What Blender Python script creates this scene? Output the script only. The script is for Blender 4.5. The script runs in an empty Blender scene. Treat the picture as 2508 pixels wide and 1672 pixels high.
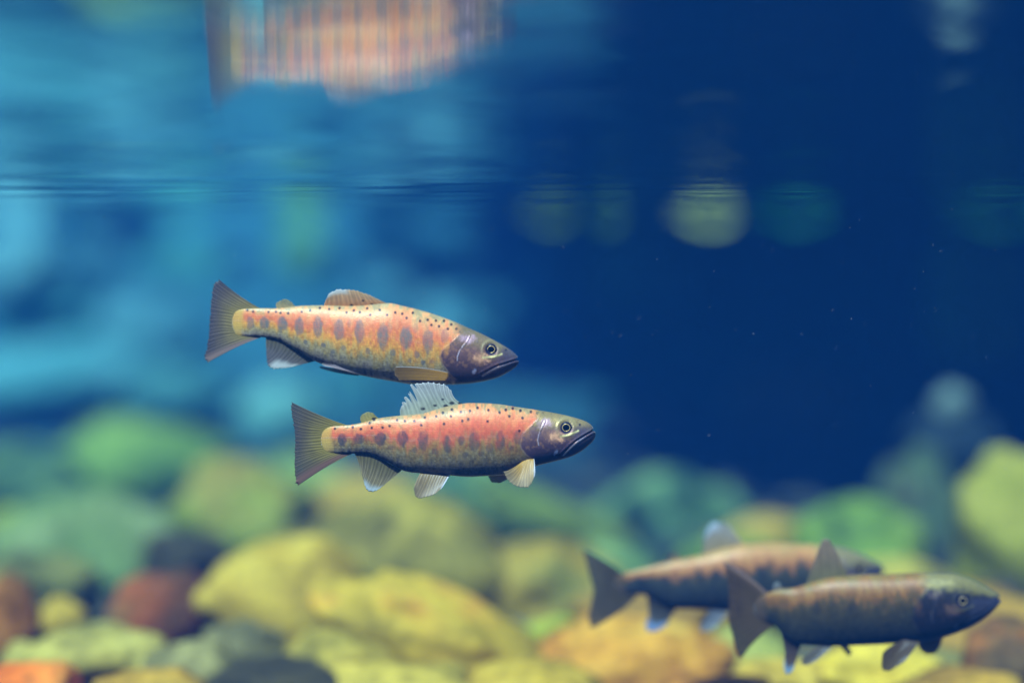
import bpy, bmesh, math, random
import numpy as np
from mathutils import Vector, Matrix, noise as mnoise

# ------------------------------------------------------------------ camera, light, exposure
scene = bpy.context.scene
COL = scene.collection
FPX = 4575.0            # focal length in photograph pixels (2508 wide)
CX, CY = 1254.0, 836.0
HORIZON = 581.0
PITCH = math.atan((CY - HORIZON) / FPX)
FOCUS = 1.167
SURF_Z = 0.0296         # water surface above the lens
BED_Z = -0.385

cd = bpy.data.cameras.new('camera')
cd.sensor_width = 36.0
cd.lens = 36.0 * FPX / 2508.0
cd.clip_start = 0.01
cd.clip_end = 200.0
cd.dof.use_dof = True
cd.dof.focus_distance = FOCUS
cd.dof.aperture_fstop = 1.35
cam = bpy.data.objects.new('camera', cd)
COL.objects.link(cam)
cam.rotation_euler = (math.radians(90) - PITCH, 0, 0)
scene.camera = cam

SUN_DIR = Vector((0.26, 0.48, -0.84)).normalized()      # the way the light travels
world = bpy.data.worlds.new('World')
scene.world = world
world.use_nodes = True
wn = world.node_tree
for n in list(wn.nodes):
    wn.nodes.remove(n)
wo = wn.nodes.new('ShaderNodeOutputWorld')
wb = wn.nodes.new('ShaderNodeBackground')
ws = wn.nodes.new('ShaderNodeTexSky')
ws.sky_type = 'NISHITA'
ws.sun_disc = False
ws.sun_elevation = math.asin(-SUN_DIR.z)
ws.sun_rotation = math.atan2(-SUN_DIR.x, -SUN_DIR.y)
wb.inputs['Strength'].default_value = 0.10
wn.links.new(ws.outputs[0], wb.inputs['Color'])
wn.links.new(wb.outputs[0], wo.inputs['Surface'])

ld = bpy.data.lights.new('sun', 'SUN')
ld.energy = 4.8
ld.angle = math.radians(0.6)
ld.color = (1.0, 0.95, 0.87)
sun = bpy.data.objects.new('sun', ld)
COL.objects.link(sun)
sun.rotation_euler = SUN_DIR.to_track_quat('-Z', 'Y').to_euler()

vs = scene.view_settings
vs.view_transform = 'Standard'
vs.look = 'None'
vs.exposure = 1.36
vs.gamma = 1.0
vs.use_curve_mapping = False
scene.cycles.use_denoising = True
scene.cycles.max_bounces = 8
scene.cycles.diffuse_bounces = 3
scene.cycles.glossy_bounces = 4
scene.cycles.transmission_bounces = 4
scene.cycles.transparent_max_bounces = 12
scene.cycles.volume_bounces = 1
scene.cycles.sample_clamp_indirect = 4.0

# ------------------------------------------------------------------ helpers
def at(px, py, d):
    """the point that stands d metres out along the view axis at a photograph pixel"""
    xc, yc = (px - CX) / FPX * d, (CY - py) / FPX * d
    c, s = math.cos(PITCH), math.sin(PITCH)
    return Vector((xc, d * c + yc * s, -d * s + yc * c))

def lin(c):
    c = np.asarray(c, float) / 255.0
    return np.where(c <= 0.04045, c / 12.92, ((c + 0.055) / 1.055) ** 2.4)

def link(name, me, mat=None, parent=None):
    o = bpy.data.objects.new(name, me)
    COL.objects.link(o)
    if mat is not None:
        me.materials.append(mat)
    if parent is not None:
        o.parent = parent
    return o

def tag(o, label=None, cat=None, group=None, kind=None):
    if label: o['label'] = label
    if cat: o['category'] = cat
    if group: o['group'] = group
    if kind: o['kind'] = kind
    return o

def mesh_np(name, verts, faces, colors=None, smooth=True):
    me = bpy.data.meshes.new(name)
    verts = np.asarray(verts, np.float32)
    faces = np.asarray(faces, np.int32)
    k = faces.shape[1]
    me.vertices.add(len(verts)); me.vertices.foreach_set('co', verts.ravel())
    me.loops.add(faces.size); me.loops.foreach_set('vertex_index', faces.ravel())
    me.polygons.add(len(faces))
    me.polygons.foreach_set('loop_start', np.arange(0, faces.size, k, dtype=np.int32))
    me.update(calc_edges=True)
    if colors is not None:
        a = me.color_attributes.new('pigment', 'FLOAT_COLOR', 'POINT')
        a.data.foreach_set('color', np.asarray(colors, np.float32).ravel())
    if smooth:
        me.polygons.foreach_set('use_smooth', np.ones(len(faces), bool))
    me.validate()
    return me

def _hash(ix, iy, seed):
    h = (ix.astype(np.int64) * 374761393 + iy.astype(np.int64) * 668265263 + seed * 1442695041) & 0x7fffffff
    h = ((h ^ (h >> 13)) * 1274126177) & 0x7fffffff
    return ((h ^ (h >> 16)) & 0xffff) / 65535.0

def vnoise(x, y, seed=0):
    x = np.asarray(x, float); y = np.asarray(y, float)
    x, y = np.broadcast_arrays(x, y)
    ix, iy = np.floor(x), np.floor(y)
    fx, fy = x - ix, y - iy
    fx = fx * fx * (3 - 2 * fx); fy = fy * fy * (3 - 2 * fy)
    a, b = _hash(ix, iy, seed), _hash(ix + 1, iy, seed)
    c, d = _hash(ix, iy + 1, seed), _hash(ix + 1, iy + 1, seed)
    return (a + (b - a) * fx) * (1 - fy) + (c + (d - c) * fx) * fy

def fbm(x, y, seed=0, oct=3):
    v, amp, tot = 0, 1.0, 0
    for k in range(oct):
        v = v + amp * vnoise(np.asarray(x) * 2 ** k, np.asarray(y) * 2 ** k, seed + 17 * k)
        tot += amp; amp *= 0.5
    return v / tot

def smooth(a, b, x):          # eased 0..1 step; also runs downwards when b < a
    t = np.clip((np.asarray(x, float) - a) / (b - a), 0, 1)
    return t * t * (3 - 2 * t)

def pchip(xs, ys, q):
    xs = np.asarray(xs, float); ys = np.asarray(ys, float); q = np.asarray(q, float)
    h = np.diff(xs); dl = np.diff(ys) / h
    m = np.zeros(len(xs)); m[0], m[-1] = dl[0], dl[-1]
    for i in range(1, len(xs) - 1):
        if dl[i - 1] * dl[i] > 0:
            w1, w2 = 2 * h[i] + h[i - 1], h[i] + 2 * h[i - 1]
            m[i] = (w1 + w2) / (w1 / dl[i - 1] + w2 / dl[i])
    k = np.clip(np.searchsorted(xs, q) - 1, 0, len(h) - 1)
    t = np.clip((q - xs[k]) / h[k], 0, 1)
    h00 = 2*t**3 - 3*t**2 + 1; h10 = t**3 - 2*t**2 + t; h01 = -2*t**3 + 3*t**2; h11 = t**3 - t**2
    return h00 * ys[k] + h10 * h[k] * m[k] + h01 * ys[k + 1] + h11 * h[k] * m[k + 1]

def polyline_dist(X, Z, pts):
    """distance of every point to a polyline, and how far along it (0..1)"""
    pts = np.asarray(pts, float)
    best = np.full(X.shape, 1e9); par = np.zeros(X.shape)
    L = np.r_[0, np.cumsum(np.hypot(*np.diff(pts, axis=0).T))]
    for i in range(len(pts) - 1):
        a, b = pts[i], pts[i + 1]
        ab = b - a
        t = np.clip(((X - a[0]) * ab[0] + (Z - a[1]) * ab[1]) / (ab @ ab), 0, 1)
        dd = np.hypot(X - a[0] - t * ab[0], Z - a[1] - t * ab[1])
        m = dd < best
        best = np.where(m, dd, best)
        par = np.where(m, (L[i] + t * (L[i + 1] - L[i])) / L[-1], par)
    return best, par

def resample(pts, q):
    """points at the fractions q along a smoothed polyline"""
    pts = np.asarray(pts, float)
    L = np.r_[0, np.cumsum(np.hypot(*np.diff(pts, axis=0).T))]
    L /= L[-1]
    if len(pts) < 3:
        return np.c_[np.interp(q, L, pts[:, 0]), np.interp(q, L, pts[:, 1])]
    return np.c_[pchip(L, pts[:, 0], q), pchip(L, pts[:, 1], q)]

def grid_faces(nu, nv, wrap=False):
    i = np.arange(nu - 1)[:, None]
    j = np.arange(nv if wrap else nv - 1)[None, :]
    jn = (j + 1) % nv
    f = np.stack([i * nv + j + 0 * jn, (i + 1) * nv + j, (i + 1) * nv + jn, i * nv + jn + 0 * j], -1)
    return f.reshape(-1, 4)

# ------------------------------------------------------------------ materials
def new_mat(name):
    m = bpy.data.materials.new(name)
    m.use_nodes = True
    nt = m.node_tree
    for n in list(nt.nodes):
        nt.nodes.remove(n)
    out = nt.nodes.new('ShaderNodeOutputMaterial')
    return m, nt, out

def rock_material(name, cols, seed, scale=9.0, rough=0.75):
    m, nt, out = new_mat(name)
    N, L = nt.nodes, nt.links
    tc = N.new('ShaderNodeTexCoord')
    mp = N.new('ShaderNodeMapping'); mp.inputs['Location'].default_value = (seed * 3.1, seed * 1.7, seed * 0.9)
    L.new(tc.outputs['Object'], mp.inputs['Vector'])
    n1 = N.new('ShaderNodeTexNoise'); n1.inputs['Scale'].default_value = scale; n1.inputs['Detail'].default_value = 5; n1.inputs['Roughness'].default_value = 0.6
    n1.inputs['Distortion'].default_value = 0.5
    n2 = N.new('ShaderNodeTexNoise'); n2.inputs['Scale'].default_value = scale * 9; n2.inputs['Detail'].default_value = 6
    L.new(mp.outputs[0], n1.inputs['Vector']); L.new(mp.outputs[0], n2.inputs['Vector'])
    rp = N.new('ShaderNodeValToRGB')
    e = rp.color_ramp.elements
    pos = np.linspace(0.34, 0.64, len(cols))
    while len(e) < len(cols):
        e.new(0.5)
    for k, c in enumerate(cols):
        e[k].position = pos[k]
        e[k].color = (*lin(c), 1)
    L.new(n1.outputs[0], rp.inputs[0])
    mx = N.new('ShaderNodeMix'); mx.data_type = 'RGBA'; mx.blend_type = 'MULTIPLY'
    mx.inputs[0].default_value = 0.6
    r2 = N.new('ShaderNodeValToRGB')
    r2.color_ramp.elements[0].position = 0.3; r2.color_ramp.elements[0].color = (0.3, 0.3, 0.28, 1)
    r2.color_ramp.elements[1].position = 0.7; r2.color_ramp.elements[1].color = (1.25, 1.25, 1.2, 1)
    L.new(n2.outputs[0], r2.inputs[0])
    L.new(rp.outputs[0], mx.inputs[6]); L.new(r2.outputs[0], mx.inputs[7])
    bp = N.new('ShaderNodeBump'); bp.inputs['Strength'].default_value = 0.4; bp.inputs['Distance'].default_value = 0.006
    L.new(n2.outputs[0], bp.inputs['Height'])
    b = N.new('ShaderNodeBsdfPrincipled')
    b.inputs['Roughness'].default_value = rough
    b.inputs['Specular IOR Level'].default_value = 0.15
    L.new(mx.outputs[2], b.inputs['Base Color']); L.new(bp.outputs[0], b.inputs['Normal'])
    L.new(b.outputs[0], out.inputs['Surface'])
    return m

def skin_material():
    m, nt, out = new_mat('fish_skin')
    N, L = nt.nodes, nt.links
    at_ = N.new('ShaderNodeAttribute'); at_.attribute_name = 'pigment'
    tc = N.new('ShaderNodeTexCoord')
    vo = N.new('ShaderNodeTexVoronoi'); vo.inputs['Scale'].default_value = 1100
    n2 = N.new('ShaderNodeTexNoise'); n2.inputs['Scale'].default_value = 420; n2.inputs['Detail'].default_value = 3
    L.new(tc.outputs['Object'], vo.inputs['Vector']); L.new(tc.outputs['Object'], n2.inputs['Vector'])
    bp = N.new('ShaderNodeBump'); bp.inputs['Strength'].default_value = 0.22; bp.inputs['Distance'].default_value = 0.0004
    L.new(vo.outputs['Distance'], bp.inputs['Height'])
    b2 = N.new('ShaderNodeBump'); b2.inputs['Strength'].default_value = 0.14; b2.inputs['Distance'].default_value = 0.0006
    L.new(n2.outputs[0], b2.inputs['Height']); L.new(bp.outputs[0], b2.inputs['Normal'])
    b = N.new('ShaderNodeBsdfPrincipled')
    b.inputs['Roughness'].default_value = 0.42
    b.inputs['Specular IOR Level'].default_value = 0.22
    L.new(at_.outputs['Alpha'], b.inputs['Metallic'])
    b.inputs['Sheen Weight'].default_value = 0.25
    b.inputs['Sheen Roughness'].default_value = 0.35
    b.inputs['Sheen Tint'].default_value = (0.75, 0.85, 1.0, 1)
    L.new(at_.outputs['Color'], b.inputs['Base Color']); L.new(b2.outputs[0], b.inputs['Normal'])
    L.new(b.outputs[0], out.inputs['Surface'])
    return m

def fin_material():
    m, nt, out = new_mat('fin_membrane')
    N, L = nt.nodes, nt.links
    at_ = N.new('ShaderNodeAttribute'); at_.attribute_name = 'pigment'
    p = N.new('ShaderNodeBsdfPrincipled'); p.inputs['Roughness'].default_value = 0.4
    p.inputs['Specular IOR Level'].default_value = 0.3
    t = N.new('ShaderNodeBsdfTranslucent')
    L.new(at_.outputs['Color'], p.inputs['Base Color']); L.new(at_.outputs['Color'], t.inputs['Color'])
    mx = N.new('ShaderNodeMixShader'); mx.inputs[0].default_value = 0.42
    L.new(p.outputs[0], mx.inputs[1]); L.new(t.outputs[0], mx.inputs[2])
    tr = N.new('ShaderNodeBsdfTransparent')
    m2 = N.new('ShaderNodeMixShader')
    L.new(at_.outputs['Alpha'], m2.inputs[0]); L.new(tr.outputs[0], m2.inputs[1]); L.new(mx.outputs[0], m2.inputs[2])
    L.new(m2.outputs[0], out.inputs['Surface'])
    return m

def eye_material(name, col, rough, metal=0.0):
    m, nt, out = new_mat(name)
    N, L = nt.nodes, nt.links
    n = N.new('ShaderNodeTexNoise'); n.inputs['Scale'].default_value = 900
    r = N.new('ShaderNodeValToRGB')
    r.color_ramp.elements[0].color = (*(lin(col) * 0.7), 1); r.color_ramp.elements[1].color = (*np.minimum(lin(col) * 1.2, 1), 1)
    L.new(n.outputs[0], r.inputs[0])
    b = N.new('ShaderNodeBsdfPrincipled')
    b.inputs['Roughness'].default_value = rough; b.inputs['Metallic'].default_value = metal
    b.inputs['Specular IOR Level'].default_value = 0.06
    L.new(r.outputs[0], b.inputs['Base Color']); L.new(b.outputs[0], out.inputs['Surface'])
    return m

def water_surface_material():
    m, nt, out = new_mat('water_surface')
    N, L = nt.nodes, nt.links
    tc = N.new('ShaderNodeTexCoord')
    mp = N.new('ShaderNodeMapping'); mp.inputs['Scale'].default_value = (0.45, 1.0, 1.0)
    L.new(tc.outputs['Object'], mp.inputs['Vector'])
    n = N.new('ShaderNodeTexNoise'); n.inputs['Scale'].default_value = 14; n.inputs['Detail'].default_value = 2; n.inputs['Roughness'].default_value = 0.45
    L.new(mp.outputs[0], n.inputs['Vector'])
    bp = N.new('ShaderNodeBump'); bp.inputs['Strength'].default_value = 1.0; bp.inputs['Distance'].default_value = 0.00025
    L.new(n.outputs[0], bp.inputs['Height'])
    fr = N.new('ShaderNodeFresnel'); fr.inputs['IOR'].default_value = 1.333
    L.new(bp.outputs[0], fr.inputs['Normal'])
    g = N.new('ShaderNodeBsdfGlossy'); g.inputs['Roughness'].default_value = 0.0
    g.inputs['Color'].default_value = (1, 1, 1, 1)
    L.new(bp.outputs[0], g.inputs['Normal'])
    t = N.new('ShaderNodeBsdfTransparent')
    mx = N.new('ShaderNodeMixShader')
    L.new(fr.outputs[0], mx.inputs[0]); L.new(t.outputs[0], mx.inputs[1]); L.new(g.outputs[0], mx.inputs[2])
    L.new(mx.outputs[0], out.inputs['Surface'])
    return m

# ------------------------------------------------------------------ the setting: bed, banks, surface, water
def bed_height(x, y):
    x = np.asarray(x, float); y = np.asarray(y, float)
    z = np.full(np.broadcast(x, y).shape, BED_Z)
    back = smooth(3.4, 5.0, y + 0.18 * np.sin(x * 1.3)) 
    side = smooth(2.3, 4.2, np.abs(x))
    front = smooth(0.6, 1.9, -y)
    k = np.maximum(np.maximum(back, side), front)
    z = z + k * (0.09 - BED_Z)
    z = z + (fbm(x * 2.2 + 40, y * 2.2 + 40, 5, 4) - 0.5) * 0.07 * (1 - 0.6 * k)
    return z

gx = np.concatenate([np.linspace(-7, -2.6, 40), np.linspace(-2.55, 2.55, 170), np.linspace(2.6, 7, 40)])
gy = np.concatenate([np.linspace(-2.2, 0.7, 30), np.linspace(0.75, 4.5, 150), np.linspace(4.55, 8.6, 80)])
GX, GY = np.meshgrid(gx, gy, indexing='ij')
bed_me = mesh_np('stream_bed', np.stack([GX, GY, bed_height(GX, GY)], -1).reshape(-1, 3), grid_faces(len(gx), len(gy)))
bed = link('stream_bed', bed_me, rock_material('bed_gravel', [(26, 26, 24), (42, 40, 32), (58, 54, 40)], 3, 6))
tag(bed, kind='structure')
# the far bank is silted over with pale green sediment
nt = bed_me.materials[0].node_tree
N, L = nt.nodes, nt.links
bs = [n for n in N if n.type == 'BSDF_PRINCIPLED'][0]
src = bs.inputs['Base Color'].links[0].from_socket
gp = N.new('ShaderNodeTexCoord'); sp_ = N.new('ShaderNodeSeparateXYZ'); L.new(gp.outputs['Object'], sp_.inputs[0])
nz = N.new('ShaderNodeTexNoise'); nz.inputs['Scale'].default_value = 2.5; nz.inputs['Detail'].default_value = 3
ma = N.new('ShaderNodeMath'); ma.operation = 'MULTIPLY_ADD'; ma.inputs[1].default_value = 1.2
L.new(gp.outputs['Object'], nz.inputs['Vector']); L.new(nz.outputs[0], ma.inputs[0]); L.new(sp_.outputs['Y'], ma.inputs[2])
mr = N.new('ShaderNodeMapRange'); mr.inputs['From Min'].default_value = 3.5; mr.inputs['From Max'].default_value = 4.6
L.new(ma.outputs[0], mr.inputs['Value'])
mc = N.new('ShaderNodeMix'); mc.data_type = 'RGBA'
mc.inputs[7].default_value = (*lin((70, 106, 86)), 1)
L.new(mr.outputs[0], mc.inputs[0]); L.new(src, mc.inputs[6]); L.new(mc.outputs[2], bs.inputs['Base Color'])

def ripple(x, y):
    z = 0
    rs = np.random.RandomState(4)
    wx = x + 0.06 * np.sin(y * 5.1 + 1.0) + 0.03 * np.sin(y * 13.0 + x * 6)
    wy = y + 0.08 * np.sin(x * 3.7 + 0.4) + 0.03 * np.sin(x * 9.1 + y * 4 + 2.0)
    for lam, slope, ang in [(0.62, 0.0028, 72), (0.41, 0.0030, 108), (0.27, 0.0040, 80), (0.19, 0.0045, 58), (0.13, 0.0060, 104), (0.085, 0.0070, 76), (0.055, 0.0070, 98), (0.036, 0.0055, 66)]:
        a = math.radians(ang); k = 2 * math.pi / lam
        ph = rs.rand() * 6.28
        patch = 0.35 + 1.3 * vnoise(x / (lam * 2.2) + 7 * ph, y / (lam * 2.2) + 31, int(lam * 1000))
        z = z + slope / k * patch * (1 if lam < 0.15 else smooth(0.42, 0.8, y)) * np.sin(k * (wx * math.cos(a) + wy * math.sin(a)) + ph)
    streak = 0
    for lam, slope, ang in [(0.36, 0.016, 80), (0.24, 0.022, 97), (0.155, 0.020, 85), (0.10, 0.011, 94), (0.06, 0.006, 82)]:
        a = math.radians(ang); k = 2 * math.pi / lam
        ph = rs.rand() * 6.28
        patch = smooth(0.35, 0.8, vnoise(x / 0.22 + 9 * ph, y / (lam * 1.2) + 11, int(lam * 2000)))
        streak = streak + slope / k * patch * np.sin(k * (wx * math.cos(a) + wy * math.sin(a)) + ph)
    streak = streak * smooth(0.42, 0.66, y) * (1 - (0.88 - 0.3 * smooth(-0.15, -0.3, x)) * smooth(0.72, 1.02, y)) * (1 - 0.8 * smooth(-0.05, 0.2, x)) * 1.4 * (1 - smooth(1.5, 2.2, y))
    z = z * (0.55 - 0.38 * smooth(0.75, 1.05, y))
    yn = np.clip(y, 0.15, 0.40)
    swell = 0.27 * SURF_Z * (np.log(yn / 0.40) - (yn - 0.40) / 0.40)      # the long smooth back of a swell over the lens
    return z + streak + swell
sx = np.concatenate([np.linspace(-6.9, -0.95, 80), np.linspace(-0.93, 0.93, 200), np.linspace(0.95, 6.9, 80)])
sy = np.concatenate([np.linspace(-2.1, -0.05, 30), np.linspace(0.0, 1.9, 300), np.linspace(1.92, 8.5, 240)])
SX, SY = np.meshgrid(sx, sy, indexing='ij')
surf_me = mesh_np('water_surface', np.stack([SX, SY, SURF_Z + ripple(SX, SY)], -1).reshape(-1, 3), grid_faces(len(sx), len(sy)))
surf = link('water_surface', surf_me, water_surface_material())
tag(surf, kind='structure')

# ------------------------------------------------------------------ rocks
_ico = {}
def ico(sub):
    if sub not in _ico:
        bm = bmesh.new()
        bmesh.ops.create_icosphere(bm, subdivisions=sub, radius=1.0)
        v = np.array([q.co[:] for q in bm.verts]); f = np.array([[q.index for q in p.verts] for p in bm.faces])
        bm.free()
        _ico[sub] = (v, f)
    return _ico[sub]

def rock_mesh(name, rx, ry, rz, seed, sub=4, cuts=9, rough=0.22, tilt=0.0):
    v, f = ico(sub)
    v = v.copy()
    rnd = random.Random(seed)
    for k in range(cuts):                                # worn flat faces
        n = np.array([rnd.gauss(0, 1), rnd.gauss(0, 1), rnd.gauss(0, 1)]); n /= np.linalg.norm(n)
        c = rnd.uniform(0.72, 0.94)
        d = v @ n
        v = v - np.outer(np.maximum(d - c, 0) * 0.85, n)
    off = Vector((rnd.uniform(-50, 50), rnd.uniform(-50, 50), rnd.uniform(-50, 50)))
    s = np.array([1 + rough * mnoise.noise(Vector(p) * 1.5 + off) + rough * 0.45 * mnoise.noise(Vector(p) * 3.7 + off)
                  + rough * 0.15 * mnoise.noise(Vector(p) * 9.0 + off) for p in v])
    v = v * s[:, None] * np.array([rx, ry, rz])
    c, sn = math.cos(tilt), math.sin(tilt)
    v = np.c_[v[:, 0] * c - v[:, 2] * sn, v[:, 1], v[:, 0] * sn + v[:, 2] * c]
    return mesh_np(name, v, f)

ROCK_COUNT = [0]
def rock(px, py, rx, ry, label, cols, d=None, tilt=0.0, depth=0.85, cuts=7, name='river_rock', group='river rocks on the stream bed', sub=4, scale=9.0):
    """a boulder whose outline fills rx by ry photograph pixels at px, py; it stands on the bed unless d says otherwise"""
    ROCK_COUNT[0] += 1
    seed = ROCK_COUNT[0]
    if d is None:
        d = FPX * (-BED_Z - 0.015) / (py + ry * 0.92 - HORIZON)
    else:
        d = d * (0.91 if name == 'river_rock' else 0.86)
    c = at(px, py, d)
    big = 1.22 if name == 'river_rock' else 1.08
    wx, wz = rx * d / FPX * big, ry * d / FPX * big
    wy = max(wx, wz) * depth
    c.y += wy * 0.45
    me = rock_mesh(name, wx, wy, wz, seed, sub, cuts, tilt=math.radians(tilt))
    if name == 'river_rock':                            # warmer than the far bank, to offset the water's blue cast
        cols = [tuple((np.array(c) * 0.82 + np.array([128, 112, 64]) * 0.18) * (1.12, 1.02, 0.66)) for c in cols]
        cols = [tuple(np.array(cols[0]) * 0.6)] + list(cols)      # dark algae patches
    o = link(name, me, rock_material('rock_%02d' % seed, cols, seed, scale))
    o.location = c
    tag(o, label, 'rock', group)
    return o

K = 2508 / 2352.0
def R(px, py, rx, ry, *a, **k):
    return rock(px * K, py * K, rx * K, ry * K, *a, **k)

OLIVE = [(120, 112, 55), (165, 150, 78), (190, 172, 95)]
YELLOW = [(138, 116, 46), (178, 152, 66), (190, 168, 84)]
LIME = [(105, 122, 42), (150, 170, 62), (180, 190, 96)]
GREEN = [(70, 105, 52), (105, 142, 66), (138, 168, 92)]
TEAL = [(70, 108, 92), (104, 142, 116), (140, 172, 140)]
OCHRE = [(128, 96, 42), (168, 132, 58), (190, 160, 84)]
ORANGE = [(168, 108, 48), (200, 144, 62), (212, 172, 96)]
RUST = [(90, 52, 36), (140, 66, 36), (100, 82, 60)]
BROWN = [(78, 62, 42), (112, 86, 52), (132, 104, 64)]
DARK = [(40, 40, 38), (62, 58, 50), (78, 72, 58)]
GREY = [(84, 84, 76), (116, 116, 104), (146, 146, 130)]
PALE = [(140, 136, 92), (172, 166, 112), (190, 184, 136)]

# bed rocks, nearest first
R(1010, 1500, 265, 110, 'long yellow rock with an orange streak sloping across the bottom centre', [(150, 132, 52), (190, 164, 70), (192, 124, 62)], tilt=-24, d=1.66, depth=0.5)
R(640, 1425, 185, 140, 'rounded pale yellow rock with mottled patches beside the dark gap', YELLOW, d=1.78)
R(890, 1330, 240, 140, 'large olive boulder at bottom centre behind the yellow sloping rock', OLIVE, d=1.98)
R(1470, 1560, 190, 100, 'orange yellow rock at the bottom edge below the rear trout tail', ORANGE, d=1.66)
R(375, 1420, 110, 95, 'rust red and brown angular rock left of the pale yellow rock', RUST, d=1.78, cuts=10)
R(215, 1545, 150, 80, 'pale olive stone at the bottom beside the red corner stone', PALE, d=1.62)
R(440, 1550, 95, 60, 'small grey white stone at the bottom under the rust red rock', GREY, d=1.60)
R(140, 1440, 50, 55, 'small yellow stone wedged left of the rust red rock', YELLOW, d=1.74)
R(0, 1440, 60, 95, 'brown orange rock cut by the left edge near the bottom', [(120, 74, 34), (160, 96, 44), (110, 88, 52)], d=1.72)
R(60, 1590, 110, 45, 'bright orange stone in the bottom left corner', [(200, 90, 30), (226, 112, 46), (210, 140, 80)], d=1.52)
R(20, 1245, 62, 70, 'lime green stone cut by the left edge below the dark gap', LIME, d=2.3)
R(190, 1290, 205, 130, 'broad blue green boulder above the rust red rock', [(78, 112, 88), (104, 134, 100), (126, 148, 130)], d=2.25)
R(545, 1200, 150, 115, 'lime and olive boulder below the lower trout tail', [(128, 150, 50), (150, 158, 80), (140, 122, 58)], d=2.35)
R(300, 1085, 185, 110, 'smooth green boulder left of the lower trout tail', GREEN, d=2.9)
R(60, 1120, 130, 75, 'pale teal sloping rock at the left edge beside the green boulder', TEAL, d=2.75, tilt=-18)
R(835, 1200, 150, 85, 'ochre boulder below the lower trout pelvic fin', OCHRE, d=2.45)
R(1110, 1190, 65, 110, 'upright teal stone between the ochre boulder and the green slab', TEAL, d=2.7)
R(1275, 1215, 175, 62, 'green slab leaning down over a dark hollow', [(96, 118, 58), (124, 142, 72), (142, 160, 92)], tilt=-24, d=2.55, depth=0.6)
R(1225, 1390, 165, 110, 'olive gold rock below the dark hollow', [(130, 112, 48), (160, 138, 66), (120, 122, 76)], d=1.98)
R(1560, 1245, 165, 110, 'dim teal boulder behind the rear trout tail', TEAL, d=2.75)
R(1560, 1430, 200, 95, 'tan brown rock behind the rear trout', [(124, 92, 48), (156, 118, 60), (140, 126, 70)], d=1.88)
R(1800, 1260, 125, 65, 'ochre rock showing over the back of the rear trout', OCHRE, d=2.3)
R(1985, 1292, 140, 110, 'green boulder behind the snout of the rear trout', GREEN, d=2.2)
R(2350, 1240, 140, 160, 'tall yellow green boulder at the right edge above the dark trout', [(112, 122, 36), (140, 142, 54), (156, 152, 84)], d=2.05)
R(2135, 1215, 85, 140, 'dark teal rock left of the tall yellow green boulder', [(52, 72, 66), (74, 98, 88), (58, 62, 60)], d=2.5)
R(2240, 1470, 170, 110, 'tan ochre rock behind the dark trout head', [(140, 104, 50), (172, 134, 66), (190, 160, 92)], d=1.75)
R(2345, 1520, 95, 80, 'dark brown and rust rock in the bottom right corner', [(70, 54, 42), (92, 66, 48), (150, 84, 42)], d=1.56, cuts=9)
R(2030, 1570, 135, 70, 'yellow rock at the bottom under the dark trout belly', [(188, 164, 62), (212, 190, 88), (196, 176, 100)], d=1.6)
R(1715, 1520, 90, 65, 'pale green stone below the rear trout belly', [(124, 142, 96), (150, 160, 108), (176, 170, 100)], d=1.72)
R(2160, 1540, 80, 45, 'flat grey green pebble beside the dark trout pectoral fins', [(88, 90, 70), (112, 112, 84), (100, 94, 66)], d=1.62)
R(640, 1600, 160, 60, 'near-black stone standing in for the shaded gap at the bottom under the pale yellow rock', [(28, 28, 30), (38, 38, 38), (46, 44, 40)], d=1.56)  # coloured near-black to paint the shade of the gap
R(1800, 1600, 120, 60, 'sandy yellow stone at the bottom between the two blurred trout', [(176, 150, 72), (200, 176, 92), (208, 190, 120)], d=1.58)

for (px, py, rx, ry, d, lab, cols) in [
    (330, 1640, 130, 70, 1.52, 'mottled tan stone at the bottom edge right of the orange corner stone', OCHRE),
    (900, 1640, 190, 80, 1.54, 'golden olive rock cut by the bottom edge at the centre', OLIVE),
    (1230, 1640, 170, 80, 1.55, 'yellow olive rock cut by the bottom edge left of the orange rock', YELLOW),
    (1650, 1650, 130, 70, 1.53, 'orange tan rock cut by the bottom edge below the rear trout', ORANGE),
    (2230, 1650, 150, 80, 1.53, 'tan rock cut by the bottom edge below the darkest trout', OCHRE),
    (770, 1545, 120, 75, 1.62, 'olive stone at the bottom left of the yellow sloping rock', OLIVE),
    (1290, 1500, 95, 60, 1.80, 'small olive stone between the yellow sloping rock and the orange rock', LIME),
    (80, 1365, 120, 75, 1.95, 'grey olive rock under the lime stone at the left', [(86, 92, 66), (112, 116, 80), (128, 128, 92)]),
    (420, 1300, 90, 70, 2.05, 'dark blue grey rock in the hollow above the rust red rock', DARK),
    (990, 1150, 120, 60, 3.0, 'teal olive boulder just below the open pectoral fin of the lower trout', TEAL),
    (1400, 1330, 110, 62, 2.15, 'pale teal rock left of the rear trout tail', TEAL),
    (690, 1130, 100, 70, 2.9, 'pale green boulder under the anal fin of the lower trout', [(120, 146, 84), (150, 172, 110), (160, 176, 120)]),
    (1930, 1430, 150, 80, 1.90, 'golden rock between the two blurred trout', OCHRE),
    (2090, 1375, 120, 70, 2.05, 'olive rock above the back of the darkest trout', OLIVE),
    (1690, 1330, 130, 70, 2.15, 'moss green rock behind the middle of the rear trout', GREEN),
    (60, 1530, 60, 50, 1.66, 'small light green stone by the left edge above the orange corner stone', PALE),
    (560, 1500, 80, 60, 1.68, 'grey stone tucked under the pale yellow rock', GREY),
    (2300, 1400, 90, 60, 1.9, 'dark rock under the tall yellow green boulder', DARK),
]:
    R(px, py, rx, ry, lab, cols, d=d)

BLUISH = [(74, 120, 88), (98, 148, 104), (118, 164, 114)]
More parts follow.
